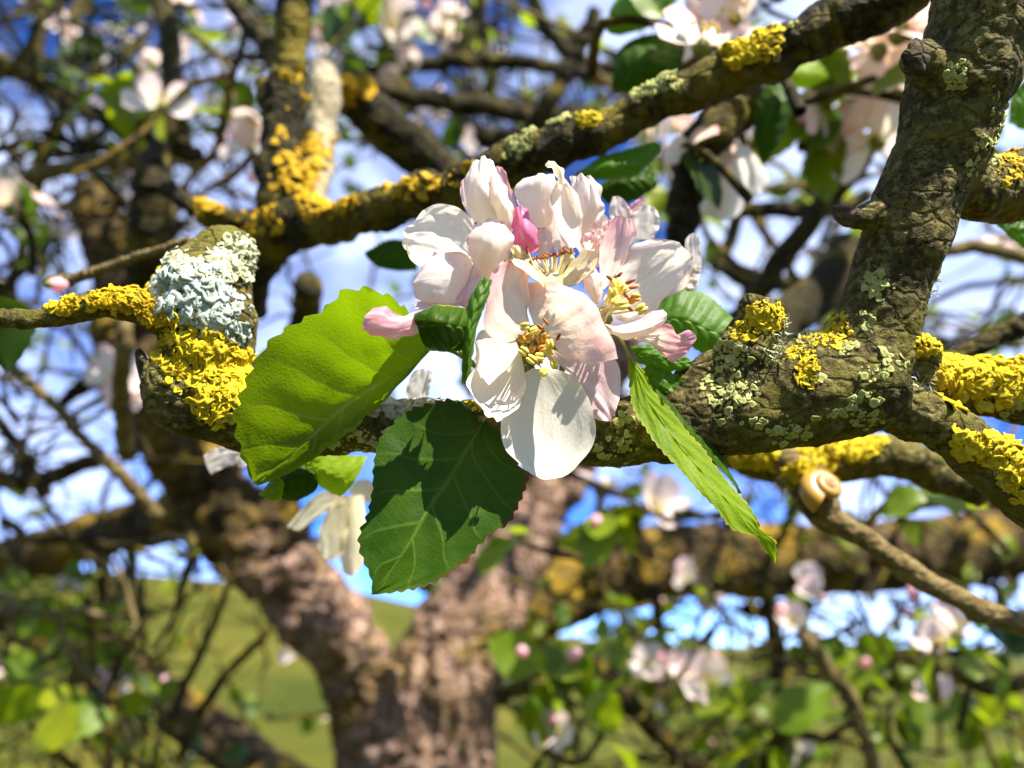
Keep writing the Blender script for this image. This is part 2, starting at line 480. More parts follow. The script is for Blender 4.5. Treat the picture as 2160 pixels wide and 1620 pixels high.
def tuft(name, src, regions, n, length, mat, parent, seed=1):
    r = np.random.default_rng(seed)
    C, N, A = WOOD[src]
    px, py, d = proj(C)
    w = np.zeros(len(C))
    for (cx, cy, rx, ry) in regions:
        w = np.maximum(w, (((px - cx) / rx) ** 2 + ((py - cy) / ry) ** 2 < 1).astype(float))
    w *= ((N * norm(CAM - C)).sum(1) > -.3) * A
    if w.sum() <= 0: return None
    idx = r.choice(len(C), size=n, p=w / w.sum())
    V, FL = [], []
    for i in idx:
        L = r.uniform(*length) * d[i] / F
        dr = norm(N[i] + r.normal(size=3) * .6); sd = norm(np.cross(dr, r.normal(size=3))) * L * .07
        b = len(V); k = C[i]; m = k + dr * L * .55 + r.normal(size=3) * L * .12; e = m + norm(dr + r.normal(size=3) * .5) * L * .5
        V += [k - sd, k + sd, m + sd * .8, m - sd * .8, e]
        FL += [[b, b + 1, b + 2, b + 3], [b + 3, b + 2, b + 4]]
    o = mesh_obj(name, np.array(V), FL, mat, parent, tint=np.zeros((len(V), 3)))
    o['kind'] = 'stuff'
    return o

# ------------------------------------------------------------------ sheets: petals and leaves
def trace(poly):
    a = np.array([(p[0], p[1], p[2] if len(p) > 2 else 0.0) for p in poly], float)
    return P(a[:, 0], a[:, 1], D0 + a[:, 2] * .001)

def sheet_grid(L, C, R, nu, nv):
    Lw, Cw, Rw = (catmull(trace(q), nu) for q in (L, C, R))
    v = np.linspace(-1, 1, nv)
    l, c, r = v * (v - 1) / 2, 1 - v * v, v * (v + 1) / 2
    G = Lw[:, None] * l[None, :, None] + Cw[:, None] * c[None, :, None] + Rw[:, None] * r[None, :, None]
    U, Vv = np.meshgrid(np.linspace(0, 1, nu), v, indexing='ij')
    return G, U, Vv

def grid_normals(G):
    return norm(np.cross(np.gradient(G, axis=0), np.gradient(G, axis=1)))

def petal(parent, L, C, R, pink=(0, 0, 0), brown=0.0, cream=0.0, wr=.5, mat='petal', nu=34, nv=25, seed=None, name='petal', ripple=.5):
    """pink = (all over, towards the tip, towards the sides)"""
    seed = seed if seed is not None else int(abs(C[0][0] * 3 + C[-1][1] * 7 + L[len(L) // 2][0]))
    G, U, V = sheet_grid(L, C, R, nu, nv)
    N = grid_normals(G)
    q = np.stack([U * 3.2, V * 2.4, U * 0], -1) + seed * 1.37
    f = fbm(q, 4) * .7 + .45 * fbm(np.stack([U * 1.6, V * 6.5, U * 0], -1) + seed * .73, 3)
    edge = np.clip(np.maximum(np.abs(V), U * U), 0, 1)
    cre = (1 - np.abs(fbm(np.stack([U * 1.3, V * 3.6, U * 0], -1) + seed * 3.3, 3))) ** 4
    G = G + N * ((f * 1.1 + .2 * cre) * wr * .001 * (.35 + .65 * edge) * np.clip(U * 4, 0, 1))[..., None]
    rp = np.sin(U * 15 + seed) * np.abs(V) ** 5 + np.sin(V * 8 + seed) * U ** 8
    G = G + N * (rp * ripple * .0006)[..., None]
    nz = fbm(np.stack([U * 4, V * 3, U * 0], -1) + seed * 2.11, 3)
    pk = np.clip((pink[0] * (1 + .9 * nz) + pink[1] * U ** 2 * (1 + nz) + pink[2] * np.abs(V) ** 2.5 * (1 + .8 * nz)) * 1.3, 0, 1)
    e2 = np.maximum(np.abs(V), np.where(U > .5, U, 0))
    br = np.clip((e2 - .955) / .045, 0, 1) * np.clip((nz + .25) * 3, 0, 1) * brown
    sp = np.clip((fbm(np.stack([U * 14, V * 10, U * 0], -1) + seed, 2) - .62) * 8, 0, 1) * brown * .8
    cm = np.clip(cream * (1.25 - U * 1.5), 0, 1)
    tint = np.stack([pk, np.clip(br + sp, 0, 1), cm], -1).reshape(-1, 3)
    uv = np.stack([U, V * .5 + .5], -1).reshape(-1, 2)
    return mesh_obj(name, G.reshape(-1, 3), grid_faces(nu, nv), M[mat], parent, tint=tint, uv=uv)

def leaf(parent, L, C, R, mat, nveins=7, teeth=18, tooth=.9, nu=190, nv=90, veinamp=.35, side=1, wr=.8, brown=0.0, yellow=0.0, base=None, spots=0.0, name='blade', seed=3, vein_str=.8, slant=.30):
    """traced blade with quilted veins and a toothed margin; tooth and veinamp in mm"""
    G, U, V = sheet_grid(L, C, R, nu, nv)
    N = grid_normals(G) * side
    av = np.abs(V)
    # slow waves
    G = G + N * (fbm(np.stack([U * 2.2, V * 1.6, U * 0], -1) + seed, 3) * wr * .001)[..., None]
    s = (U - slant * av ** .85 * (1 - .5 * U)) * nveins + .25 * np.sign(V) + .12 * fbm(np.stack([U * 3, V * 3, U * 0], -1) + seed * 2, 2)
    dist = np.abs(s - np.round(s))
    fade = np.clip((s + .4) * 3, 0, 1) * np.clip((1.04 - av) * 5, 0, 1)
    vein = np.exp(-(dist / (.020 + .018 * (1 - av))) ** 2) * fade * (1 - .45 * av)
    mid = np.exp(-(V / (.016 + .024 * (1 - U))) ** 2)
    # smaller ribs between
    s2 = s * 3 + av * 5
    d2 = np.abs(s2 - np.round(s2)); vein2 = np.exp(-(d2 / .07) ** 2) * .14 * np.clip((av - .12) * 6, 0, 1)
    vm = np.clip(np.maximum(np.maximum(vein, mid), vein2), 0, 1)
    pill = np.cos(np.clip(dist * 2, 0, 1) * math.pi) * -.5 + .5
    G = G + N * ((pill * veinamp * .8 - vein * veinamp * .5 - mid * veinamp * .6 + .022 * fbm(np.stack([U * 60, V * 40, U * 0], -1), 2)) * .001 * np.clip((1.05 - av) * 4, 0, 1))[..., None]
    # teeth
    lat = norm(np.gradient(G, axis=1))
    ph = (U * teeth + .35 * fbm(np.stack([U * 5, np.sign(V) * 9, U * 0], -1) + seed, 2))
    saw = (ph - np.floor(ph)); saw = np.where(saw < .78, saw / .78, (1 - saw) / .22) - .5
    env = np.clip(U * 7, 0, 1) * np.clip((1 - U) * 9 + .25, 0, 1)
    amp = tooth * .001 * env * (1 + .5 * fbm(np.stack([U * 8, np.sign(V) * 3, U * 0], -1), 2))
    G = G + lat * (np.sign(V) * saw * amp * np.clip((av - .8) / .2, 0, 1) ** 1.5)[..., None]
    ez = np.clip((av - .94) / .06, 0, 1)
    nz = fbm(np.stack([U * 7, V * 2, U * 0], -1) + seed * 5, 3)
    br = ez * np.clip((nz + .05) * 4, 0, 1) * brown
    sp = np.clip((fbm(np.stack([U * 22, V * 11, U * 0], -1) + seed * 3, 2) - .66) * 10, 0, 1) * spots
    ye = np.clip((av - .93) / .07, 0, 1) * yellow
    tint = np.stack([vm * vein_str, np.clip(br + sp, 0, 1), ye], -1).reshape(-1, 3)
    uv = np.stack([U, V * .5 + .5], -1).reshape(-1, 2)
    return mesh_obj(name, G.reshape(-1, 3), grid_faces(nu, nv), M[mat], parent, base=base, tint=tint, uv=uv)

def stalk(name, pts, mat, parent, seg=10):
    """pts: (px, py, width_px, mm)"""
    q = [(p[0], p[1], p[2], D0 + p[3] * .001) for p in pts]
    V, Fc = tube_geo(q, seg=seg)
    return mesh_obj(name, V, Fc, mat, parent)

def blob(center, axes, radii, seg=8, rings=7, fn=None):
    """closed ellipsoid: axes are 3 unit vectors"""
    th = np.linspace(0, 2 * math.pi, seg, endpoint=False); ph = np.linspace(0.12, math.pi - .12, rings)
    T, Ph = np.meshgrid(th, ph)
    x, y, z = np.sin(Ph) * np.cos(T), np.sin(Ph) * np.sin(T), np.cos(Ph)
    k = np.ones_like(x) if fn is None else fn(T, Ph)
    V = center + (x * k * radii[0])[..., None] * axes[0] + (y * k * radii[1])[..., None] * axes[1] + (z * radii[2])[..., None] * axes[2]
    V = V.reshape(-1, 3)
    Fc = grid_faces(rings, seg, wrap=True).tolist()
    V = np.vstack([V, V[:seg].mean(0), V[-seg:].mean(0)])
    n = rings * seg
    for j in range(seg):
        Fc.append([n, j, (j + 1) % seg]); Fc.append([n + 1, n - seg + (j + 1) % seg, n - seg + j])
    return V, Fc

def stamen(parent, base, tip, kind, size=11, seed=0, bend=3, w=3.6):
    """base, tip = (px, py, mm); anther of two lobes at the tip"""
    r = np.random.default_rng(seed)
    b, t = np.array(base, float), np.array(tip, float)
    m = (b + t) / 2 + np.array([r.uniform(-bend, bend), r.uniform(-bend, bend), 0])
    st = stalk('stamen', [(*b[:2], w * 1.2, b[2]), (*m[:2], w, m[2]), (*t[:2], w * .8, t[2])], M['filament'], parent, seg=7)
    mat = M[{'y': 'anther', 'b': 'anther_old', 'o': 'anther_orange'}[kind]]
    c = trace([tip])[0]
    s = size * D0 / F
    ang = r.uniform(0, math.pi)
    ax = norm(math.cos(ang) * RIGHT + math.sin(ang) * UP + r.uniform(-.5, .5) * FWD)
    sx = norm(np.cross(ax, -FWD)); nz = np.cross(ax, sx)
    Vs, Fs = [], []
    if kind == 'b':
        parts = [(0, .38, 1.15)]
    else:
        parts = [(-.36, .46, 1.0), (.36, .46, 1.0)]
    off = 0
    for dx, rad, ln in parts:
        V, Fc = blob(c + sx * dx * s, (sx, nz, ax), (rad * s, rad * s * 1.05, ln * s), 9, 8, (lambda T, Ph: 1 + .12 * np.sin(3 * T + Ph * 4)))
        Vs.append(V); Fs += [[i + off for i in f] for f in Fc]; off += len(V)
    mesh_obj('anther', np.vstack(Vs), Fs, mat, st)
    return st

# ------------------------------------------------------------------ the ground
def terrain():
    nr, na = 60, 72
    r = np.geomspace(0.4, 900, nr); az = np.linspace(-math.pi, math.pi, na, endpoint=False)
    R_, A_ = np.meshgrid(r, az, indexing='ij')
    # hillside: rises to the left and ahead, falls away to the right
    elev = np.interp(np.degrees(A_), [-180, -90, -35, -12, 0, 12, 35, 90, 180], [-2, 4.0, 8.8, 7.6, 3.6, -1.5, -3.5, -3, -2])
    h = np.tan(np.radians(elev)) * R_ * np.clip(R_ / 30, 0, 1) / (1 + R_ / 120.0)
    X, Y = R_ * np.sin(A_), R_ * np.cos(A_)
    Z = h + .12 * fbm(np.stack([X * .2, Y * .2, X * 0], -1), 3) * np.clip(R_ / 8, 0, 1)
    m = Mat('meadow'); c = m.obj()
    col = m.ramp(m.noise(c, .35, 5, .6), [(.35, (.032, .038, .004)), (.5, (.066, .064, .007)), (.66, (.12, .095, .013))])
    col = m.mix(m.ramp(m.noise(c, 14, 4, .7), [(.4, 0), (.65, .55)]), col, (.05, .075, .012))
    mt = m.bsdf(col, .95, .05, m.bump(m.noise(c, 30, 3), .05, .8))
    V = np.stack([X, Y, Z], -1).reshape(-1, 3)
    F_ = grid_faces(nr, na, wrap=True).tolist()
    V = np.vstack([V, [[0, 0, 0]]])
    for j in range(na): F_.append([len(V) - 1, j, (j + 1) % na])
    return tag(mesh_obj('ground', V, F_, mt, base=(0, 0, 0)), kind='structure')
terrain()

# ------------------------------------------------------------------ the branch that carries the blossom
HB = empty('apple_branch', P(1700, 850, .205), 'gnarled lichen-spotted apple branch carrying the blossom, forking at right', 'branch')
dB = .206
hero_tubes = [
    # main horizontal limb, sawn stump at the left end
    [(325, 790, 120, .213), (385, 815, 165, .213), (475, 858, 160, .213), (600, 890, 142, .212), (760, 897, 128, .210), (1000, 905, 128, .208), (1280, 912, 142, dB), (1450, 885, 178, dB), (1600, 850, 205, dB), (1720, 815, 245, dB), (1850, 800, 230, dB)],
    # upright limb
    [(1800, 830, 190, dB), (1832, 740, 200, dB), (1858, 650, 172, dB), (1895, 545, 172, .205), (1945, 420, 178, .204), (2000, 280, 190, .203), (2035, 130, 222, .202), (2085, -20, 215, .202), (2130, -200, 200, .205), (2160, -420, 190, .21)],
    [(2010, 380, 130, .206), (2085, 400, 135, .212), (2180, 385, 150, .218), (2320, 330, 150, .225)],
    # lower fork
    [(1800, 800, 150, dB), (1890, 855, 128, .204), (1990, 905, 118, .203), (2080, 965, 124, .202), (2180, 1045, 126, .200), (2330, 1160, 120, .196)],
    # lichened side branch running right, behind the fork
    [(1860, 790, 130, .212), (1960, 815, 128, .215), (2060, 822, 132, .217), (2180, 825, 138, .219), (2330, 815, 130, .225)],
    # broken stub
    [(1530, 850, 130, dB), (1562, 770, 122, .203), (1592, 695, 108, .2025), (1607, 640, 92, .202)],
    # ridge to the left of the stub
    [(1430, 810, 46, .204), (1500, 775, 60, .204), (1560, 745, 60, .204)],
    # nub
    [(1925, 790, 70, .206), (1945, 745, 66, .204), (1955, 725, 50, .203)],
    # bud spur
    [(1900, 465, 60, .203), (1855, 455, 58, .201), (1822, 460, 44, .200), (1800, 462, 34, .199)],
    # knot of the upright limb
    [(1985, 150, 110, .199), (1945, 125, 92, .195), (1922, 112, 66, .193)],
    # lichened stub above the sawn end
    [(430, 790, 150, .215), (430, 700, 190, .217), (425, 630, 195, .219), (440, 570, 150, .223), (490, 530, 110, .232)],
    # thin side twig at the left end
    [(390, 700, 66, .212), (300, 655, 70, .209), (235, 640, 60, .208), (160, 655, 50, .207), (90, 672, 44, .206), (20, 672, 40, .205), (-60, 660, 36, .205)],
]
hero_tubes = [[(x, y, w * (.92 if x > 650 else 1.0), d) for (x, y, w, d) in t] for t in hero_tubes]
wood('wood', hero_tubes, .0008, M['bark'], HB, disp=[(.0015, 55, 'f'), (.0005, 170, 'ridge'), (.0004, 520, 'ridge')], smooth=7, rough=.16)
H = HB.name
yl = dict(src=H, parent=HB)
# yellow wall lichen
lichen('lichen_patch', regions=[(2080, 800, 110, 66), (2150, 770, 60, 60), (2030, 790, 50, 50)], n=620, size=(7, 17), mat=M['yellow'], seed=11, up=.9, **yl)
lichen('lichen_patch', regions=[(2060, 935, 60, 28), (2110, 965, 50, 40), (2150, 1010, 40, 50)], n=260, size=(7, 16), mat=M['yellow'], seed=12, up=.75, **yl)
lichen('lichen_patch', regions=[(1610, 672, 40, 34), (1575, 700, 30, 22)], n=190, size=(4, 9), mat=M['yellow'], seed=13, **yl)
lichen('lichen_patch', regions=[(1740, 715, 60, 24), (1690, 745, 40, 16), (1770, 690, 24, 30)], n=230, size=(3, 8), mat=M['yellow'], seed=14, up=.6, **yl)
lichen('lichen_patch', regions=[(1960, 730, 34, 28)], n=170, size=(4, 9), mat=M['yellow'], seed=15, **yl)
lichen('lichen_patch', regions=[(1705, 785, 26, 36)], n=60, size=(5, 10), mat=M['yellow'], seed=16, **yl)
lichen('lichen_patch', regions=[(430, 760, 95, 80), (455, 850, 55, 50), (500, 790, 50, 60)], n=760, size=(4, 13), mat=M['yellow'], seed=17, **yl)
lichen('lichen_patch', regions=[(330, 690, 45, 45), (300, 640, 60, 44), (235, 640, 60, 34), (130, 640, 40, 20)], n=640, size=(4, 10), mat=M['orange'], seed=18, up=.8, **yl)
lichen('lichen_patch', regions=[(295, 575, 46, 22), (2130, 350, 30, 50)], n=120, size=(4, 9), mat=M['orange'], seed=19, **yl)
lichen('lichen_patch', regions=[(980, 850, 50, 24), (880, 855, 40, 20)], n=130, size=(4, 8), mat=M['yellow'], seed=20, **yl)
lichen('lichen_patch', regions=[(2105, 240, 20, 70), (2090, 320, 34, 40)], n=130, size=(4, 10), mat=M['olive'], seed=21, **yl)
# grey leafy lichen on the left stub
lichen('lichen_patch', regions=[(420, 610, 110, 76), (470, 660, 60, 50), (360, 590, 50, 50)], n=250, size=(5, 19), mat=M['grey'], seed=22, style='flat', brk=.02, **yl)
lichen('lichen_patch', regions=[(420, 610, 110, 76), (470, 660, 60, 50), (360, 590, 50, 50)], n=80, size=(3, 11), mat=M['grey'], seed=25, style='frill', brk=.009, **yl)
lichen('lichen_patch', regions=[(430, 565, 90, 50)], n=110, size=(4, 15), mat=M['pale'], seed=26, style='flat', brk=.012, **yl)
lichen('lichen_patch', regions=[(500, 545, 60, 50)], n=200, size=(6, 12), mat=M['pale'], seed=23, style='frill', **yl)
lichen('lichen_patch', regions=[(500, 700, 26, 26)], n=60, size=(5, 12), mat=M['grey'], seed=24, style='frill', **yl)
# flat olive-grey rosettes
spots = [(1855, 600, 40, 36, 34), (1825, 680, 22, 26, 10), (1880, 770, 40, 22, 18), (1840, 790, 34, 30, 18), (1865, 740, 10, 10, 3), (1820, 850, 44, 30, 26),
         (1830, 885, 36, 26, 22), (1768, 872, 18, 14, 6), (1660, 910, 60, 34, 34), (1600, 895, 40, 16, 8), (1550, 835, 60, 40, 60), (1545, 745, 46, 50, 70),
         (1500, 815, 26, 36, 16), (1525, 890, 10, 8, 3), (1780, 730, 30, 20, 14), (1300, 945, 50, 40, 24), (1320, 890, 30, 20, 14), (2020, 160, 26, 40, 18),
         (2050, 360, 30, 30, 14), (1720, 800, 20, 20, 10), (2135, 860, 30, 30, 24), (2120, 1000, 26, 40, 30), (1700, 695, 60, 20, 20), (1730, 880, 20, 10, 4)]
for k, (cx, cy, rx, ry, n) in enumerate(spots):
    lichen('lichen_rosette', regions=[(cx, cy, rx * .9, ry * .9)], n=max(3, int(n * 1.3)), size=(4, 9.5), mat=M['olive'], seed=40 + k, style='flat', **yl)
lichen('lichen_rosette', regions=[(760, 930, 80, 26), (700, 920, 40, 20)], n=90, size=(3, 7), mat=M['pale'], seed=80, style='flat', **yl)
lichen('lichen_crust', regions=[(1600, 770, 120, 70)], n=60, size=(2, 4), mat=M['pale'], seed=81, style='flat', **yl)
lichen('lichen_crust', regions=[(850, 852, 100, 34)], n=170, size=(5, 15), mat=M['crust'], seed=82, style='flat', **yl)
tuft('lichen_tuft', H, [(1650, 715, 22, 50), (1710, 720, 30, 14), (1975, 620, 14, 40), (1635, 740, 20, 30)], 240, (10, 26), M['pale'], HB, 5)
tuft('lichen_tuft', H, [(1960, 800, 40, 30), (2010, 770, 20, 14)], 120, (8, 20), M['grey'], HB, 6)
bud_c = P(1778, 452, .199)
ax = norm(P(1757, 432, .198) - P(1815, 470, .200)); sx = norm(np.cross(ax, FWD)); nz = np.cross(ax, sx)
for k, (off, ln, rad, tw) in enumerate([(0, 34, 20, 0), (-8, 26, 22, 1.2), (-16, 22, 23, 2.4)]):
    V, Fc = blob(bud_c + ax * off * .199 / F + (sx * math.cos(tw) + nz * math.sin(tw)) * k * 3 * .199 / F, (sx, nz, ax), (rad * .199 / F, rad * .199 / F, ln * .199 / F), 12, 10,
                 lambda T, Ph: np.clip(Ph / 1.4, .25, 1) * (1 + .1 * np.sin(4 * T)))
    mesh_obj('bud_scale', V, Fc, M['wood_bud'], HB)
# sawn face
nf = norm(-RIGHT * .85 - FWD * .5 - UP * .25); sf = norm(np.cross(nf, UP)); tf = np.cross(nf, sf)
V, Fc = blob(P(306, 788, .2105), (sf, tf, nf), (.0060, .0068, .0016), 22, 8, lambda T, Ph: 1 + .12 * np.sin(5 * T) + .08 * np.sin(9 * T))
mesh_obj('sawn_face', V, Fc, M['cut'], HB)
V, Fc = blob(P(1935, 122, .1915), (norm(RIGHT + .3 * FWD), UP, -FWD), (.0042, .0042, .0022), 22, 8, lambda T, Ph: 1 + .14 * np.sin(4 * T + 1) + .08 * np.sin(9 * T))
mesh_obj('knot', V, Fc, M['cut'], HB)
# splinters on the broken stub
for k, (x, y, h) in enumerate([(1572, 672, 26), (1583, 662, 30), (1592, 656, 24), (1560, 690, 26), (1553, 712, 22), (1600, 652, 18)]):
    stalk('splinter', [(x, y + 26, 13, 10.5 + k % 2), (x + 2, y + 6, 10, 10.2), (x + 3, y - h * .4, 4, 10)], M['cut'], HB, 6)

# ------------------------------------------------------------------ blossoms
GB = 'blossoms of the sharp central cluster'
def blossom(center, label):
    return empty('apple_blossom', trace([center])[0], label, 'blossom', GB)

def disc(parent, c, rpx, mm, mat, depth=.5, tiltx=0, tilty=0, name='calyx'):
    ctr = trace([(c[0], c[1], mm)])[0]; s = rpx * D0 / F
    ax = norm(-FWD + tiltx * RIGHT + tilty * UP); sx = norm(np.cross(ax, UP)); ny = np.cross(ax, sx)
    V, Fc = blob(ctr, (sx, ny, ax), (s, s, s * depth), 20, 9, lambda T, Ph: 1 + .1 * np.sin(5 * T))
    return mesh_obj(name, V, Fc, mat, parent)

# --- front blossom
FB = blossom((1125, 722, 4), 'pink-white blossom facing the viewer, front and lowest of the central cluster')
petal(FB, [(1100, 712, 4), (1060, 722, 2), (1024, 690, 0), (1029, 625, 0), (1040, 575, 1), (1060, 555, 3)], [(1112, 694, 4), (1090, 648, 5), (1077, 600, 6), (1078, 549, 5)], [(1118, 684, 4), (1112, 655, 5), (1117, 618, 4), (1111, 578, 4), (1094, 548, 4)], (.10, .5, .12), .25, .25, 1.0)
petal(FB, [(1126, 684, 5), (1111, 640, 7), (1115, 597, 8)], [(1150, 700, 5), (1185, 678, 2), (1218, 648, -4), (1233, 624, -8)], [(1158, 716, 4), (1195, 757, -1), (1245, 768, -7), (1302, 757, -11)], (.12, .38, .10), .2, .25, 1.1, nu=44, nv=40)
petal(FB, [(1166, 738, 5), (1215, 752, 6), (1262, 742, 6), (1300, 762, 5), (1310, 802, 3)], [(1160, 748, 6), (1205, 785, 6), (1255, 828, 4), (1292, 880, 1)], [(1156, 758, 6), (1195, 780, 6), (1230, 820, 5), (1250, 876, 2)], (.28, .12, .15), .1, .1, .8)
petal(FB, [(1122, 775, 5), (1092, 805, 3), (1056, 880, 0), (1063, 938, -2), (1100, 982, -3)], [(1140, 778, 4), (1146, 850, 4), (1150, 930, 2), (1152, 1012, -2)], [(1156, 772, 5), (1219, 803, 3), (1254, 880, 0), (1251, 935, -1), (1214, 990, -2)], (0, 0, .02), 0, .22, .8, nu=44, nv=36)
petal(FB, [(1090, 722, 5), (1040, 712, 3), (1011, 730, 2), (1001, 772, 0), (983, 808, -3), (1000, 842, -6)], [(1098, 745, 5), (1068, 785, 5), (1043, 832, 2), (1034, 880, -7)], [(1104, 768, 5), (1109, 795, 4), (1109, 822, 1), (1093, 858, -6), (1063, 887, -9)], (.02, .05, .05), .1, .2, 1.0)
petal(FB, [(1086, 712, 4), (1045, 700, 2), (1012, 700, 2), (1002, 760, 1)], [(1092, 730, 4), (1060, 745, 1), (1035, 765, -1), (1012, 790, -4)], [(1098, 745, 4), (1080, 768, 1), (1055, 790, -2), (1032, 812, -5)], (.02, .1, .05), .2, .2, .9)
disc(FB, (1120, 726), 46, 9, M['calyx'], .35)
for k, (x, y, kd, mm) in enumerate([(1107, 689, 'y', -6), (1128, 697, 'y', -4), (1104, 741, 'y', -7), (1121, 758, 'y', -7), (1139, 752, 'y', -6), (1159, 726, 'y', -6), (1123, 735, 'o', -4), (1157, 743, 'y', -5), (1147, 784, 'y', -8), (1169, 768, 'y', -4),
                                   (1099, 715, 'o', -5), (1097, 728, 'b', -4), (1113, 711, 'o', -3), (1139, 690, 'b', -5), (1151, 678, 'b', -5), (1178, 710, 'b', -6), (1128, 744, 'b', -3), (1139, 716, 'o', -4), (1149, 711, 'o', -4), (1130, 722, 'b', -3), (1144, 735, 'o', -4), (1136, 762, 'o', -2)]):
    stamen(FB, (1120 + (x - 1122) * .35, 728 + (y - 728) * .3, 8), (x, y, mm), kd, 11 if kd == 'y' else 9.5, k)

# --- right blossom
RB = blossom((1272, 660, 9), 'blossom turned to the right with a spray of long yellow stamens')
petal(RB, [(1272, 635, 10), (1290, 595, 13), (1318, 545, 15), (1340, 515, 15), (1366, 499, 14)], [(1280, 648, 10), (1340, 608, 13), (1400, 560, 10), (1450, 526, 4)], [(1288, 664, 10), (1325, 680, 11), (1362, 668, 9), (1395, 636, 7), (1447, 606, 4)], (.05, .05, .15), .55, .2, 1.3, nu=44, nv=40, ripple=1.2)
petal(RB, [(1262, 610, 10), (1263, 560, 10), (1267, 518, 11), (1281, 486, 12), (1298, 455, 13)], [(1268, 612, 10), (1286, 560, 13), (1306, 505, 14), (1316, 457, 13)], [(1276, 608, 10), (1312, 556, 11), (1333, 515, 11), (1342, 492, 11), (1335, 468, 12)], (.24, .22, .1), .3, .25, .9)
petal(RB, [(1258, 565, 15), (1224, 540, 15), (1209, 505, 15), (1226, 482, 15)], [(1268, 562, 15), (1254, 510, 17), (1263, 462, 17)], [(1282, 560, 15), (1287, 510, 16), (1296, 465, 16)], (.35, .15, .1), .4, .1, .8)
petal(RB, [(1254, 642, 8), (1238, 615, 6), (1219, 577, 6)], [(1262, 640, 7), (1251, 600, 4), (1240, 560, 4)], [(1270, 630, 8), (1270, 600, 7), (1264, 580, 7), (1250, 552, 6)], (.16, .1, .1), .2, .2, .9)
petal(RB, [(1272, 684, 9), (1318, 686, 9), (1360, 664, 6), (1398, 654, 3)], [(1278, 695, 6), (1320, 700, 3), (1365, 690, 0), (1407, 668, -1)], [(1282, 703, 7), (1317, 717, 4), (1355, 712, 2), (1391, 696, 0)], (.08, .16, .12), .1, .2, .9)
petal(RB, [(1330, 700, 9), (1372, 700, 6), (1407, 682, 3), (1428, 705, 2), (1452, 697, 2)], [(1335, 708, 9), (1385, 718, 6), (1425, 728, 3), (1466, 720, 0)], [(1340, 716, 9), (1375, 728, 7), (1398, 748, 5), (1420, 766, 3)], (.10, .95, .2), .25, .1, 1.0)
disc(RB, (1270, 668), 26, 13, M['calyx'], .5, .5, .2)
for k, (x, y, kd, mm) in enumerate([(1301, 597, 'y', 1), (1312, 609, 'y', 0), (1292, 619, 'y', -1), (1298, 634, 'y', -1), (1314, 643, 'y', -2), (1353, 652, 'y', -2), (1341, 628, 'o', 0), (1289, 588, 'b', 3), (1304, 582, 'b', 3), (1329, 594, 'b', 2), (1336, 606, 'b', 1), (1320, 622, 'b', 0), (1326, 648, 'b', -1), (1334, 632, 'o', 1)]):
    stamen(RB, (1258 + (k % 5) * 5, 655 + (k % 4) * 9, 10), (x, y, mm), kd, 13 if kd == 'y' else 11, 50 + k, w=4.5)

# --- withered middle blossom
WB = blossom((1165, 590, 6), 'withered blossom in the middle of the cluster, petals dropped, stamens brown')
petal(WB, [(1160, 614, 3), (1125, 585, 2), (1082, 556, 3)], [(1165, 600, 5), (1125, 568, 5), (1078, 532, 6)], [(1168, 590, 8), (1130, 556, 9), (1106, 522, 9)], (0, 0, .05), 1.0, .75, .7, 'petal_cream')
petal(WB, [(1163, 592, 8), (1200, 560, 9), (1236, 512, 9)], [(1170, 600, 5), (1215, 566, 6), (1252, 508, 5)], [(1174, 612, 3), (1226, 592, 3), (1262, 552, 4), (1262, 500, 4)], (.02, .10, .05), 1.0, .7, .7, 'petal_cream')
petal(WB, [(1232, 525, 6), (1231, 500, 4), (1243, 488, 3)], [(1246, 528, 4), (1244, 506, 0), (1254, 492, 0)], [(1262, 530, 5), (1264, 508, 3), (1266, 490, 3)], (.3, .2, .1), 1.0, .1, .6)
petal(WB, [(1070, 552, 8), (1072, 530, 8), (1072, 515, 7)], [(1088, 556, 7), (1090, 532, 4), (1088, 516, 4)], [(1108, 556, 8), (1110, 535, 8), (1104, 522, 8)], (0, 0, .05), 1.0, .8, .7, 'petal_cream')
petal(WB, [(1135, 545, 12), (1130, 515, 12), (1134, 484, 12)], [(1148, 545, 11), (1148, 510, 10), (1150, 480, 11)], [(1162, 545, 12), (1166, 515, 12), (1160, 492, 12)], (.22, .1, .1), 1.0, .2, .8)
petal(WB, [(1180, 560, 10), (1190, 540, 10), (1187, 522, 10)], [(1192, 560, 9), (1202, 540, 8), (1200, 520, 9)], [(1205, 556, 10), (1212, 542, 10), (1214, 530, 10)], (0, 0, .05), 1.0, .6, .7, 'petal_cream')
disc(WB, (1163, 592), 30, 9, M['filament'], .7, 0, .6, 'cup')
for k in range(20):
    x = 1112 + (k * 37 % 90) + (k % 3) * 2; y = 528 + (k * 13 % 22)
    stamen(WB, (1140 + (x - 1112) * .45, 588 - (k % 3) * 4, 8), (x, y, 6 + (k % 4) * 1.2), 'b', 8.0, 90 + k, w=6 if k % 2 else 4)

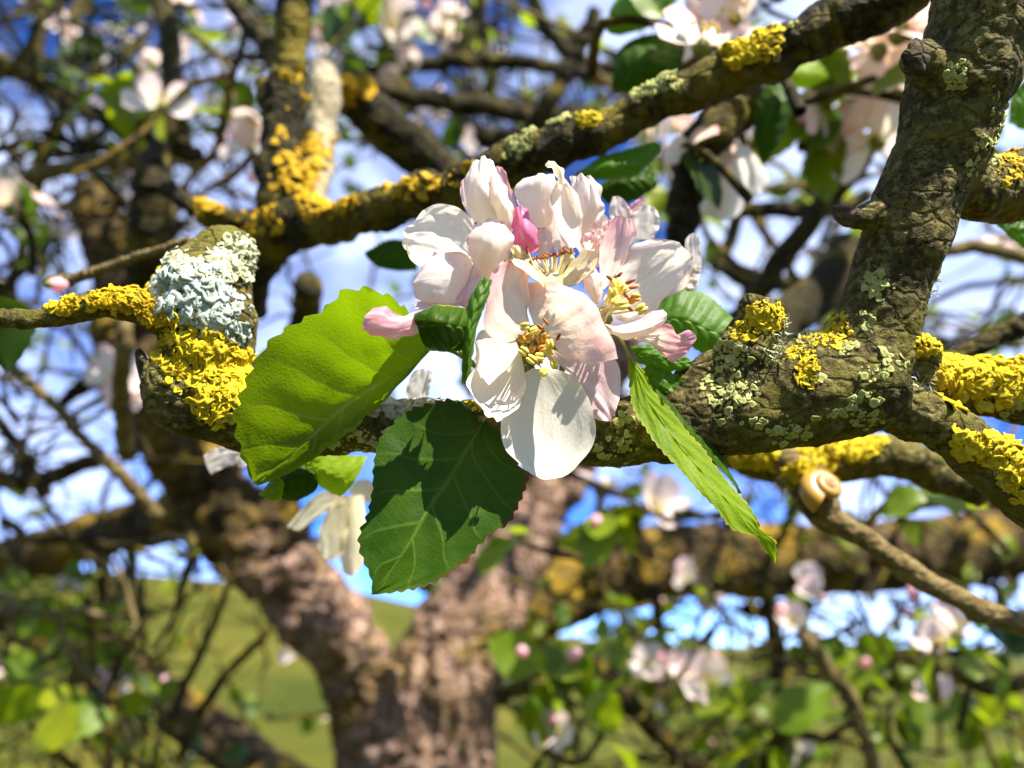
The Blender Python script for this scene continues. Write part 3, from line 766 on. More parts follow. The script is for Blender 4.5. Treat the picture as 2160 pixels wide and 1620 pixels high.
# --- left blossom
LB = blossom((1020, 580, 10), 'broad white blossom turned to the left of the cluster')
petal(LB, [(1012, 575, 12), (960, 560, 12), (915, 562, 11), (880, 560, 10), (862, 520, 9)], [(1015, 560, 12), (960, 520, 15), (905, 495, 13), (853, 490, 8)], [(1015, 545, 12), (1002, 478, 14), (970, 440, 14), (935, 431, 12), (905, 440, 10)], (.02, .02, .03), .05, .1, 1.2, nu=44, nv=40, ripple=1.0)
petal(LB, [(1000, 578, 8), (990, 545, 9), (945, 532, 9), (905, 545, 8)], [(992, 605, 8), (950, 592, 5), (905, 590, 4), (872, 597, 6)], [(985, 640, 8), (950, 650, 8), (915, 646, 7), (885, 630, 7)], (.12, .1, .2), .35, .1, .8)
petal(LB, [(1008, 580, 7), (995, 548, 5), (984, 510, 4), (998, 478, 5)], [(1030, 588, 5), (1036, 540, 0), (1036, 500, -1), (1042, 461, 4)], [(1045, 572, 7), (1070, 538, 6), (1081, 508, 5), (1073, 480, 6)], (.10, .14, .15), .5, .15, .9)
petal(LB, [(1000, 553, 8), (980, 592, 8), (960, 627, 7)], [(1030, 575, 8), (1005, 605, 5), (974, 646, 6)], [(1050, 578, 8), (1033, 600, 8), (1012, 630, 7), (990, 652, 7)], (.38, .12, .1), .35, .15, .7)
petal(LB, [(890, 653, -8), (852, 667, -13), (830, 662, -16), (815, 645, -18), (786, 652, -18)], [(892, 678, -9), (840, 690, -16), (800, 685, -19), (765, 682, -19)], [(890, 701, -8), (845, 711, -13), (810, 714, -16), (782, 705, -17)], (.55, .1, .1), .15, 0, .7)
petal(LB, [(960, 655, 7), (920, 648, 6), (878, 652, 5)], [(965, 645, 7), (920, 640, 6), (876, 645, 5)], [(970, 635, 8), (925, 632, 8), (885, 636, 8)], (.3, 0, .1), .3, 0, .4)
# --- upper-left blossom
UB = blossom((1055, 500, 12), 'upright half-closed blossom at the upper left of the cluster, one petal deep pink')
petal(UB, [(1015, 492, 11), (990, 440, 9), (983, 395, 9), (990, 352, 10)], [(1040, 502, 10), (1032, 440, 4), (1023, 390, 3), (1021, 331, 9)], [(1070, 507, 11), (1084, 470, 9), (1076, 425, 8), (1056, 375, 8), (1044, 348, 9)], (.05, .02, .06), .1, .08, 1.2, nu=44, nv=34)
petal(UB, [(1046, 475, 8), (1034, 425, 4), (1036, 372, 4)], [(1062, 485, 7), (1060, 430, 2), (1046, 366, 4)], [(1080, 492, 9), (1085, 447, 7), (1068, 395, 6)], (.04, .1, .04), .1, .05, .9)
petal(UB, [(1060, 470, 15), (1050, 410, 15), (1044, 352, 14)], [(1075, 470, 15), (1073, 410, 14), (1057, 352, 14)], [(1090, 465, 15), (1089, 430, 14), (1074, 385, 14), (1063, 360, 14)], (.5, .1, .1), .1, 0, .7)
petal(UB, [(997, 472, 14), (973, 420, 14), (971, 384, 14)], [(1002, 470, 14), (986, 420, 14), (983, 372, 14)], [(1006, 465, 14), (996, 420, 14), (994, 368, 14)], (.25, .1, .1), .5, .05, .7)
petal(UB, [(1084, 518, 9), (1079, 480, 8), (1082, 442, 8)], [(1106, 534, 8), (1109, 490, 4), (1097, 435, 7)], [(1130, 532, 10), (1136, 510, 8), (1125, 472, 8), (1109, 440, 8)], (.85, .1, .1), .15, .05, .7, 'petal_pink')
# --- top blossom
TB = blossom((1200, 510, 14), 'rumpled white blossom at the top of the cluster with a hooked petal tip')
petal(TB, [(1130, 480, 15), (1094, 435, 15), (1087, 400, 14), (1100, 377, 14)], [(1146, 486, 15), (1135, 430, 13), (1140, 385, 12), (1143, 365, 13)], [(1166, 490, 15), (1169, 430, 14), (1173, 390, 14), (1172, 371, 14)], (.08, 0, .1), .05, .1, 1.0)
petal(TB, [(1190, 512, 10), (1170, 460, 9), (1164, 415, 9), (1176, 382, 10)], [(1207, 524, 8), (1201, 460, 12), (1196, 410, 12), (1186, 377, 11)], [(1224, 507, 10), (1228, 450, 10), (1215, 408, 10), (1196, 380, 11)], (.03, .02, .04), .5, .1, .6)
petal(TB, [(1178, 390, 11), (1172, 368, 9), (1160, 354, 7), (1150, 350, 5)], [(1185, 388, 8), (1181, 361, 6), (1168, 347, 4), (1153, 345, 3)], [(1193, 386, 11), (1190, 362, 9), (1175, 345, 7), (1157, 340, 5)], (0, 0, 0), .5, .25, .2)
petal(TB, [(1222, 505, 14), (1215, 440, 14), (1205, 395, 14), (1200, 372, 14)], [(1236, 492, 14), (1241, 440, 11), (1241, 400, 11), (1229, 368, 13)], [(1252, 480, 14), (1269, 455, 13), (1274, 426, 12), (1261, 392, 13), (1246, 380, 13)], (.12, .05, .14), .55, .1, 1.2, ripple=1.4)
petal(TB, [(1126, 505, 17), (1128, 440, 17), (1140, 395, 17)], [(1160, 525, 16), (1156, 460, 17), (1162, 395, 17)], [(1205, 525, 16), (1202, 450, 17), (1192, 395, 17)], (.34, 0, .1), .1, .15, .9)
petal(TB, [(1216, 520, 16), (1222, 480, 16), (1236, 450, 16)], [(1245, 520, 16), (1250, 480, 16), (1262, 448, 16)], [(1275, 510, 16), (1280, 480, 16), (1284, 460, 16)], (.2, 0, .1), .7, .1, .9)
# flower stalks down to the branch
for th_, pts in ((FB, [(1118, 735, 16, 10), (1125, 790, 14, 16), (1150, 860, 16, 18)]), (RB, [(1262, 680, 16, 13), (1235, 760, 14, 18), (1190, 860, 16, 18)]),
                 (WB, [(1165, 600, 18, 11), (1170, 720, 14, 18), (1170, 860, 16, 18)]), (LB, [(1020, 600, 16, 12), (1060, 720, 14, 18), (1130, 860, 16, 18)]),
                 (UB, [(1060, 510, 16, 14), (1080, 680, 14, 19), (1140, 860, 16, 18)]), (TB, [(1195, 520, 16, 16), (1190, 700, 14, 20), (1180, 860, 16, 19)])):
    stalk('flower_stalk', pts, M['calyx'], th_)

# ------------------------------------------------------------------ sharp leaves
GL = 'sharp leaves round the central cluster'
def leafthing(label, base, cat='leaf', name='apple_leaf'):
    return empty(name, trace([base])[0], label, cat, GL)
l1 = leafthing('large backlit yellow-green leaf seen from below, left of the blossom', (905, 735, 6))
leaf(l1, [(900, 725, 13), (884, 706, 10), (860, 657, 2), (826, 623, -3), (786, 607, -5), (742, 605, -6), (715, 618, -5), (690, 645, -3), (610, 688, -1), (566, 722, 0), (528, 783, 1), (502, 850, 3), (494, 885, 4), (500, 925, 6), (516, 980, 9), (533, 1020, 12)],
     [(905, 735, 14), (830, 792, 12), (728, 858, 10), (653, 926, 10), (585, 985, 11), (535, 1021, 12)],
     [(908, 740, 14), (872, 775, 11), (816, 828, 8), (769, 864, 6), (757, 890, 6), (712, 914, 7), (638, 964, 8), (580, 995, 10), (537, 1022, 12)],
     'leaf_under', nveins=6, teeth=17, tooth=1.5, veinamp=.30, side=-1, wr=1.6, brown=.2, spots=.5, vein_str=.95, slant=.34)
stalk('leaf_stalk', [(900, 735, 9, 6), (960, 742, 12, 12), (1040, 800, 14, 18)], M['calyx'], l1)
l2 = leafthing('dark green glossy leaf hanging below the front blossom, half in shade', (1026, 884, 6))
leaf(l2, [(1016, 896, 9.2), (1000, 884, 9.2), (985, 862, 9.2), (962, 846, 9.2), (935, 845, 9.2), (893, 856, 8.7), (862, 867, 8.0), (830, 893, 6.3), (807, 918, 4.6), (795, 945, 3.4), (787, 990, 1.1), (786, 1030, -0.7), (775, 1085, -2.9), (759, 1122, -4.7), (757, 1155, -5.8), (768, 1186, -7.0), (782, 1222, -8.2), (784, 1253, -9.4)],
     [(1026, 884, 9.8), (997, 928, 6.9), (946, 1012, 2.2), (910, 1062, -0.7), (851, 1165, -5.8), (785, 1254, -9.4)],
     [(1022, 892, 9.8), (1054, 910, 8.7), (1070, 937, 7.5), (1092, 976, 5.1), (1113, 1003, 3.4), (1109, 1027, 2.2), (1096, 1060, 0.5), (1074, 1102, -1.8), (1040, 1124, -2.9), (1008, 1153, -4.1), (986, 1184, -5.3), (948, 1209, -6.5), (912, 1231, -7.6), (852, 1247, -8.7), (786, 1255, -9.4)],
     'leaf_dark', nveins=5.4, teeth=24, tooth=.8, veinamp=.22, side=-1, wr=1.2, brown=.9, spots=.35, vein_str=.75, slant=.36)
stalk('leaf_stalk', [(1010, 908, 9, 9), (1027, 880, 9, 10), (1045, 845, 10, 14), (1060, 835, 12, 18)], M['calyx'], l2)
l3 = leafthing('long narrow lime-green leaf hanging down right of the blossom', (1325, 750, 6))
leaf(l3, [(1325, 750, 6), (1326, 797, 4), (1335, 860, 1), (1366, 912, -2), (1392, 948, -4), (1438, 996, -6), (1473, 1036, -8), (1512, 1075, -9), (1540, 1112, -10), (1568, 1124, -10), (1594, 1131, -9), (1606, 1148, -8), (1634, 1188, -8)],
     [(1325, 750, 6), (1345, 795, 4), (1362, 838, 2), (1395, 885, 0), (1425, 925, -2), (1465, 975, -4), (1500, 1015, -6), (1540, 1062, -8), (1580, 1102, -9), (1605, 1128, -9), (1622, 1150, -8), (1635, 1188, -8)],
     [(1325, 750, 6), (1356, 781, 5), (1380, 825, 4), (1419, 868, 3), (1447, 904, 2), (1482, 943, 0), (1514, 987, -2), (1546, 1026, -4), (1577, 1062, -6), (1600, 1096, -8), (1606, 1117, -8), (1635, 1138, -8), (1638, 1158, -8), (1636, 1188, -8)],
     'leaf_lime', nveins=7, teeth=30, tooth=.5, veinamp=.3, side=-1, wr=.8, yellow=.7, spots=.8, vein_str=.5, brown=.2)
leaf(l3, [(1382, 822, 5), (1450, 904, 3), (1518, 988, -1), (1560, 1040, -4)], [(1384, 822, 8), (1470, 905, 8), (1520, 985, 4), (1560, 1041, -4)], [(1386, 821, 11), (1500, 930, 13), (1540, 1000, 8), (1561, 1041, -3)], 'leaf_dark', teeth=12, tooth=.4, name='folded_half', nu=80, nv=40)
stalk('leaf_stalk', [(1328, 756, 9, 6), (1312, 720, 8, 7), (1290, 700, 9, 12)], M['calyx'], l3)
l4 = leafthing('small crinkled bright green leaf behind the long lime leaf', (1330, 740, 12))
leaf(l4, [(1345, 790, 14), (1370, 770, 12), (1420, 785, 11), (1475, 820, 11)], [(1350, 800, 15), (1390, 812, 12), (1430, 840, 11), (1470, 870, 12)], [(1360, 815, 15), (1395, 850, 14), (1430, 880, 13), (1466, 900, 13)], 'leaf_mid', nveins=5, teeth=9, tooth=.9, veinamp=.5, side=-1, wr=2.2, brown=.9, nu=110, nv=60)
l5 = leafthing('small bright green leaf tucked under the pink petal tip', (1330, 730, 12))
leaf(l5, [(1330, 730, 13), (1370, 722, 13), (1420, 738, 13), (1455, 765, 13)], [(1335, 745, 13), (1370, 750, 11), (1415, 760, 11), (1455, 768, 12)], [(1345, 765, 13), (1375, 775, 12), (1415, 782, 12), (1452, 772, 12)], 'leaf_mid', nveins=5, teeth=10, tooth=.8, veinamp=.4, side=-1, wr=1.6, nu=100, nv=50)
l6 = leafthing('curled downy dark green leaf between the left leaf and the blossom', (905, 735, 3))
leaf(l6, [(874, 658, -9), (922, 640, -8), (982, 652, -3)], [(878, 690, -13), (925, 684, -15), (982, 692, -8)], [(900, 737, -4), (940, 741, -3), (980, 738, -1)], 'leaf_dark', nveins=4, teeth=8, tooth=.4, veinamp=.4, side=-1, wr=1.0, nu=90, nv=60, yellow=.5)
l7 = leafthing('narrow downy leaf standing edge-on against the front blossom', (980, 805, 0))
leaf(l7, [(974, 805, 0), (972, 742, -3), (974, 692, -4), (990, 632, -3), (1022, 592, -1)], [(982, 806, -3), (985, 740, -6), (990, 690, -7), (1006, 640, -6), (1028, 588, -3)], [(990, 792, -1), (997, 740, -2), (1004, 690, -2), (1018, 646, -1), (1033, 590, 0)], 'leaf_mid', nveins=6, teeth=14, tooth=.7, veinamp=.5, side=-1, wr=1.4, nu=120, nv=46)
l8 = leafthing('broad green leaf behind the right blossom, slightly out of focus', (1390, 650, 30))
leaf(l8, [(1380, 660, 32), (1420, 608, 34), (1480, 615, 34), (1530, 655, 32), (1558, 690, 30)], [(1385, 672, 30), (1440, 675, 28), (1500, 700, 27), (1550, 712, 28)], [(1390, 690, 32), (1430, 715, 31), (1490, 745, 30), (1540, 740, 30)], 'leaf_mid', nveins=6, teeth=14, tooth=.7, side=-1, nu=100, nv=60)
# ------------------------------------------------------------------ building blocks for what lies out of focus
def simple_leaf_mesh(seed, mat):
    r = np.random.default_rng(seed)
    nu, nv = 13, 9
    U, V = np.meshgrid(np.linspace(0, 1, nu), np.linspace(-1, 1, nv), indexing='ij')
    w = .36 * np.sin(math.pi * np.clip(U, 0, 1) ** .75) ** .8 + .012
    X = U; Y = V * w * (1 + .05 * np.sin(U * 40))
    Z = -.25 * r.uniform(-.4, 1.2) * U ** 2 + r.uniform(.08, .32) * np.abs(V) ** 1.4 * w + .03 * np.sin(U * 11 + seed) * np.abs(V)
    me = bpy.data.meshes.new('leaf')
    me.from_pydata(np.stack([X, Y, Z], -1).reshape(-1, 3).tolist(), [], grid_faces(nu, nv).tolist())
    me.polygons.foreach_set('use_smooth', np.ones(len(me.polygons), bool))
    me.materials.append(mat)
    return me

def blossom_mesh(seed, openness=1.0, drop=0):
    """five cupped petals round a yellow eye, facing +Z, radius about 1"""
    r = np.random.default_rng(seed)
    Vs, Fs, T, uv, mats, off = [], [], [], [], [], 0
    nu, nv = 9, 8
    U, V = np.meshgrid(np.linspace(0, 1, nu), np.linspace(-1, 1, nv), indexing='ij')
    for k in range(5 - drop):
        a = k * 2 * math.pi / 5 + r.uniform(-.15, .15)
        el = openness * r.uniform(.75, 1.15)                    # 1 = flat
        w = .50 * np.sin(math.pi * (U * .80 + .08)) ** .75 * (.35 + .75 * U)
        lx = .12 + U * 1.0; ly = V * w
        lz = (1 - el) * 1.0 * U + .30 * U * U * (1 - el * .6) + .22 * V * V * w + .06 * r.normal() * U + .05 * np.sin(V * 3 + k) * U
        lx = lx * (.4 + .6 * min(el, 1))
        x = lx * math.cos(a) - ly * math.sin(a); y = lx * math.sin(a) + ly * math.cos(a)
        Vs.append(np.stack([x, y, lz], -1).reshape(-1, 3)); Fs += grid_faces(nu, nv, off).tolist(); mats += [0] * ((nu - 1) * (nv - 1)); off += nu * nv
        pk = np.clip(r.uniform(0, .25) + .35 * U ** 3 * r.uniform(0, 1) + .25 * np.abs(V) ** 3, 0, 1)
        T.append(np.stack([pk, pk * 0, np.clip(.4 - U, 0, 1)], -1).reshape(-1, 3)); uv.append(np.stack([U, V * .5 + .5], -1).reshape(-1, 2))
    for k in range(9):
        a = r.uniform(0, 6.28); q = r.uniform(.04, .22)
        b = np.array([q * math.cos(a), q * math.sin(a), 0.0]); e = b * 1.6 + np.array([0, 0, r.uniform(.25, .4)])
        V_, F_ = blob(e, (np.array([1., 0, 0]), np.array([0, 1., 0]), np.array([0, 0, 1.])), (.05, .05, .06), 6, 5)
        Vs.append(V_); Fs += [[i + off for i in f] for f in F_]; mats += [1] * len(F_); off += len(V_)
        T.append(np.zeros((len(V_), 3))); uv.append(np.zeros((len(V_), 2)))
    V_, F_ = blob(np.array([0, 0, -.12]), (np.array([1., 0, 0]), np.array([0, 1., 0]), np.array([0, 0, 1.])), (.20, .20, .22), 10, 7)
    Vs.append(V_); Fs += [[i + off for i in f] for f in F_]; mats += [2] * len(F_); off += len(V_)
    T.append(np.zeros((len(V_), 3))); uv.append(np.zeros((len(V_), 2)))
    V = np.vstack(Vs); T = np.vstack(T); uv = np.vstack(uv)
    me = bpy.data.meshes.new('blossom'); me.from_pydata(V.tolist(), [], Fs)
    a_ = me.color_attributes.new('tint', 'FLOAT_COLOR', 'POINT'); t4 = np.ones((len(V), 4), np.float32); t4[:, :3] = T; a_.data.foreach_set('color', t4.ravel())
    l = me.uv_layers.new(name='uv'); idx = np.zeros(len(me.loops), np.int32); me.loops.foreach_get('vertex_index', idx); l.data.foreach_set('uv', uv.astype(np.float32)[idx].ravel())
    for m_ in (M['petal'], M['anther'], M['calyx']): me.materials.append(m_)
    me.polygons.foreach_set('material_index', np.array(mats, np.int32))
    me.polygons.foreach_set('use_smooth', np.ones(len(me.polygons), bool))
    return me

def bud_mesh(seed):
    V, F_ = blob(np.array([0, 0, .5]), (np.array([1., 0, 0]), np.array([0, 1., 0]), np.array([0, 0, 1.])), (.42, .42, .62), 14, 12, lambda T, Ph: 1 + .10 * np.sin(5 * T + Ph * 1.5))
    n0 = len(V)
    V2, F2 = blob(np.array([0, 0, -.05]), (np.array([1., 0, 0]), np.array([0, 1., 0]), np.array([0, 0, 1.])), (.26, .26, .22), 10, 7)
    me = bpy.data.meshes.new('bud'); me.from_pydata(np.vstack([V, V2]).tolist(), [], F_ + [[i + n0 for i in f] for f in F2])
    a_ = me.color_attributes.new('tint', 'FLOAT_COLOR', 'POINT'); t4 = np.zeros((len(V) + len(V2), 4), np.float32); t4[:, 0] = .25; t4[:, 3] = 1; a_.data.foreach_set('color', t4.ravel())
    me.materials.append(M['petal_pink']); me.materials.append(M['calyx'])
    me.polygons.foreach_set('material_index', np.array([0] * len(F_) + [1] * len(F2), np.int32))
    me.polygons.foreach_set('use_smooth', np.ones(len(me.polygons), bool))
    return me

LEAFM = {k: [simple_leaf_mesh(s, M[k]) for s in range(5)] for k in ('far_green', 'far_dark', 'far_lime')}
BLOSM = [blossom_mesh(s, o, dr) for s, o, dr in ((1, 1.0, 0), (2, .75, 0), (3, .55, 0), (4, .9, 1), (5, .35, 1))]
BUDM = bud_mesh(1)

def frame(x=None, z=None):
    """rotation whose +X is x (z is a hint), or whose +Z is z"""
    if x is not None:
        x = norm(np.asarray(x, float)); y = norm(np.cross(z, x)); z2 = np.cross(x, y)
        return Matrix(np.stack([x, y, z2], 1).tolist())
    z = norm(np.asarray(z, float)); x = norm(np.cross(np.array([.3, .2, .9]), z)); y = np.cross(z, x)
    return Matrix(np.stack([x, y, z], 1).tolist())

def put(name, me, parent, loc, rot, s):
    o = bpy.data.objects.new(name, me); COL.objects.link(o); o.parent = parent
    m4 = Matrix.Translation(Vector(loc)) @ rot.to_4x4() @ Matrix.Diagonal((*s, 1)) if not np.isscalar(s) else Matrix.Translation(Vector(loc)) @ rot.to_4x4() @ Matrix.Scale(s, 4)
    o.matrix_basis = m4
    return o

def add_leaf(root, off, dr, nrm, ln, kind, r):
    put('leaf', LEAFM[kind][r.integers(5)], root, off, frame(dr, nrm), (ln, ln * r.uniform(.8, 1.15), ln))

def spray(px, py, d, label, leaves=5, blossoms=2, buds=1, kind='far_green', seed=0, size=1.0, spread=1.0, group='out-of-focus sprays of leaf and blossom', stem_to=None, name='blossom_spray', cat='blossom spray', leafdir=None, at=None, face=None, bl=None):
    r = np.random.default_rng(seed + 1000)
    p = P(px, py, d) if at is None else np.asarray(at)
    root = empty(name, p, label, cat, group)
    if stem_to is None:
        e = p + norm(r.normal(size=3) * np.array([1, .6, .4]) + np.array([0, .5, -.6])) * .05 * size
    else:
        e = P(*stem_to)
    mid = (p + e) / 2 + r.normal(size=3) * .006 * size
    ax_ = catmull(np.array([p, mid, e]), 7); rad = np.linspace(.0016, .0030, 7) * size
    t = norm(np.gradient(ax_, axis=0)); a = norm(np.cross(t, np.array([.3, .8, .4]))); b = np.cross(t, a)
    th = np.linspace(0, 2 * math.pi, 7, endpoint=False)
    V = (ax_[:, None] + rad[:, None, None] * (np.cos(th)[None, :, None] * a[:, None] + np.sin(th)[None, :, None] * b[:, None])).reshape(-1, 3)
    mesh_obj('stem', V, grid_faces(7, 7, wrap=True).tolist(), M['bark_bg'], root)
    tocam = norm(CAM - p)
    for k in range(leaves):
        dr = norm(r.normal(size=3) + (np.asarray(leafdir) if leafdir is not None else np.zeros(3)))
        nr = norm(np.array([0, 0, .8]) + tocam * .5 + r.normal(size=3) * .6)
        add_leaf(root, dr * .006 * size * spread, dr, nr, r.uniform(.024, .044) * size, kind, r)
    for k in range(blossoms):
        off = norm(r.normal(size=3) + np.array([0, 0, .4]) + tocam * .4) * r.uniform(.010, .026) * size * spread
        z = norm(off * 25 + (np.asarray(face) if face is not None else tocam * .6 + np.array([0, 0, .5])) + r.normal(size=3) * .4)
        put('blossom', BLOSM[bl if bl is not None else r.integers(5)], root, off, frame(z=z), r.uniform(.017, .022) * size)
    for k in range(buds):
        off = norm(r.normal(size=3) + np.array([0, 0, .5])) * r.uniform(.014, .026) * size * spread
        put('bud', BUDM, root, off, frame(z=off), r.uniform(.0065, .009) * size)
    return root

# ------------------------------------------------------------------ the old tree behind: trunk, limbs and branches
TREE = empty('apple_tree', (0.0, .85, 0.0), 'old apple tree behind the blossom with pinkish furrowed trunk and spreading limbs', 'tree')
wood('trunk', [
    [(1300, 700, 59, 1.12), (1245, 860, 71, 1.09), (1180, 1000, 88, 1.06), (1105, 1110, 108, 1.02), (1045, 1210, 126, .98), (962, 1400, 176, .93), (905, 1620, 240, .90), (880, 2000, 302, .84), (860, 3600, 521, .62), (850, 10557, 1260, .308)],
], .0040, M['bark_trunk'], TREE, disp=[(.012, 20, 'f'), (.013, 30, 'ridge'), (.006, 85, 'ridge')], smooth=3, stretch=(1.5, 1.5, .5), rough=.3)
wood('limb', [[(850, 1900, 134, .87), (800, 1700, 125, .87), (782, 1560, 135, .86), (748, 1450, 145, .85), (668, 1310, 151, .84), (590, 1190, 147, .83), (510, 1100, 126, .815)]],
     .0036, M['bark_trunk'], TREE, disp=[(.017, 22, 'f'), (.010, 50, 'ridge'), (.005, 130, 'f')], smooth=2, rough=.35)
wood('limb', [[(560, 1160, 165, .825), (480, 1070, 150, .81), (380, 930, 122, .80), (300, 780, 100, .80), (255, 600, 84, .85), (200, 420, 70, .95)]], .0036, M['bark_limb'], TREE, disp=[(.015, 24, 'f'), (.009, 50, 'ridge'), (.005, 130, 'f')], smooth=2, rough=.35)
wood('limb', [[(540, 1090, 100, .83), (430, 1085, 92, .86), (300, 1110, 86, .92), (150, 1145, 88, 1.0), (-40, 1210, 96, 1.08)]], .005, M['bark_limb'], TREE, disp=[(.008, 30, 'f'), (.005, 80, 'ridge')], smooth=3)
wood('limb', [[(1030, 1300, 200, 1.05), (1180, 1230, 165, 1.12), (1350, 1195, 150, 1.16), (1700, 1185, 140, 1.2), (2000, 1160, 140, 1.2), (2300, 1110, 140, 1.2)]], .005, M['bark_limb'], TREE, disp=[(.009, 28, 'f'), (.006, 80, 'ridge')], smooth=3)
wood('limb', [[(-60, 1255, 85, 1.3), (60, 1320, 85, 1.3), (210, 1400, 92, 1.25), (370, 1490, 95, 1.2), (480, 1570, 100, 1.1), (640, 1700, 120, 1.0)]], .006, M['bark_limb'], TREE, disp=[(.008, 28, 'f')], smooth=3)

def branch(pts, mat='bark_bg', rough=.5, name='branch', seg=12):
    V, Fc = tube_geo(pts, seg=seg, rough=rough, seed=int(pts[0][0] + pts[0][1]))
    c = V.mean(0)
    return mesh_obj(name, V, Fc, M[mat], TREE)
for pts, mt in [
    ([(-40, 120, 40, .70), (60, 160, 38, .70), (200, 240, 36, .70), (300, 300, 34, .70), (420, 330, 40, .70)], 'bark_bg'),
    ([(325, -40, 44, .62), (352, 60, 42, .60), (368, 190, 44, .58), (385, 320, 46, .56)], 'bark_bg'),
    ([(60, -30, 30, .9), (90, 60, 28, .9), (60, 150, 26, .85)], 'bark_bg'),
    ([(200, -30, 26, 1.0), (150, 60, 24, .95), (230, 180, 22, .9)], 'bark_bg'),
    ([(-40, 405, 30, .62), (60, 375, 32, .6), (160, 352, 32, .6), (260, 335, 30, .6), (330, 330, 26, .6)], 'bark_tan'),
    ([(335, 310, 40, .52), (318, 400, 80, .5), (305, 480, 92, .5), (300, 580, 80, .52), (280, 700, 60, .6)], 'bark_bg'),
    ([(690, 200, 60, .8), (790, 150, 34, .8), (1000, 128, 34, .8), (1160, 142, 30, .8), (1300, 180, 28, .85)], 'bark_bg'),
    ([(730, 160, 40, .7), (830, 200, 40, .72), (1000, 222, 42, .75), (1140, 245, 38, .78), (1260, 240, 30, .8)], 'bark_bg'),
    ([(1260, 20, 30, .7), (1215, 110, 36, .7), (1150, 230, 40, .7), (1080, 330, 42, .72)], 'bark_bg'),
    ([(1110, -40, 30, .85), (1150, 60, 30, .85), (1230, 130, 34, .85), (1330, 150, 30, .85)], 'bark_bg'),
    ([(1010, -30, 22, .9), (1020, 80, 22, .9), (1030, 130, 26, .85)], 'bark_bg'),
    ([(1180, 270, 46, .9), (1050, 300, 50, .9), (960, 250, 40, .9)], 'bark_bg'),
    ([(1620, 200, 60, .36), (1520, 265, 92, .35), (1465, 350, 86, .35), (1440, 450, 66, .35), (1428, 560, 60, .355), (1420, 680, 60, .36)], 'bark_bg'),
    ([(1870, 240, 34, .47), (1835, 310, 40, .46), (1730, 440, 42, .45), (1640, 560, 44, .45), (1540, 700, 46, .46), (1480, 800, 46, .47)], 'bark_bg'),
    ([(1800, 520, 90, .55), (1710, 620, 92, .53), (1600, 730, 84, .5), (1500, 830, 80, .5)], 'bark_bg'),
    ([(1440, 420, 30, .6), (1600, 445, 34, .6), (1760, 440, 34, .6), (1830, 410, 30, .6)], 'bark_bg'),
    ([(1960, 540, 26, .5), (2060, 520, 30, .5), (2200, 560, 30, .5)], 'bark_tan'),
    ([(2200, 670, 50, .30), (2110, 705, 42, .30), (2020, 755, 40, .30), (1920, 800, 36, .30)], 'bark_bg'),
    ([(1690, 1340, 34, .6), (1740, 1400, 34, .6), (1800, 1490, 32, .6), (1850, 1620, 30, .6)], 'bark_tan'),
    ([(1610, 1220, 34, .75), (1630, 1320, 34, .75), (1645, 1450, 36, .75), (1650, 1640, 36, .75)], 'bark_bg'),
    ([(1375, 1230, 24, .8), (1395, 1340, 22, .8), (1405, 1460, 22, .8)], 'bark_bg'),
    ([(1240, 1390, 40, .85), (1330, 1480, 46, .85), (1420, 1580, 44, .85), (1520, 1680, 44, .85)], 'bark_bg'),
    ([(2200, 1430, 34, .7), (2080, 1450, 30, .7), (1960, 1400, 26, .7), (1860, 1380, 20, .7)], 'bark_bg'),
    ([(2200, 1080, 40, .8), (2080, 1050, 40, .8), (1950, 1060, 36, .8)], 'bark_tan'),
    ([(502, 1180, 14, .75), (445, 1330, 17, .74), (385, 1460, 20, .72), (360, 1560, 20, .7)], 'bark_bg'),
    ([(575, 1325, 14, .78), (500, 1400, 20, .77), (435, 1480, 22, .76), (380, 1600, 24, .75)], 'bark_bg'),
    ([(-30, 730, 26, .55), (110, 850, 22, .55), (170, 920, 22, .56), (245, 990, 26, .57), (330, 1090, 30, .6)], 'bark_tan'),
    ([(-30, 860, 26, .8), (50, 960, 26, .8), (100, 1050, 24, .8)], 'bark_bg'),
    ([(120, 860, 20, .8), (200, 800, 40, .8), (320, 770, 40, .8)], 'bark_bg'),
    ([(105, 600, 30, .30), (180, 580, 22, .295), (280, 545, 18, .29), (400, 505, 16, .285)], 'bark_tan'),
    ([(265, 640, 30, .42), (262, 740, 32, .42), (255, 830, 34, .45), (270, 960, 40, .5)], 'bark_tan'),
    ([(0, 1010, 40, .9), (90, 1010, 40, .9), (220, 960, 36, .9)], 'bark_bg'),
    ([(215, 1150, 30, 1.1), (235, 1300, 30, 1.1), (240, 1430, 30, 1.1)], 'bark_bg'),
    ([(650, 590, 60, .5), (640, 700, 60, .55), (560, 780, 50, .6)], 'bark_bg'),
    ([(150, 200, 24, .8), (100, 330, 22, .8), (60, 480, 22, .8), (20, 620, 20, .8)], 'bark_bg'),
    ([(240, 260, 18, .8), (160, 320, 18, .8), (60, 300, 18, .8), (-20, 320, 18, .8)], 'bark_bg'),
    ([(440, 200, 14, .9), (480, 140, 14, .9), (400, 70, 14, .9)], 'bark_bg'),
    ([(1500, 560, 30, .8), (1620, 600, 34, .8), (1760, 590, 34, .8)], 'bark_bg'),
    ([(1960, 640, 14, .9), (2060, 600, 14, .9), (2200, 590, 14, .9)], 'bark_bg'),
]:
    branch(pts, mt)

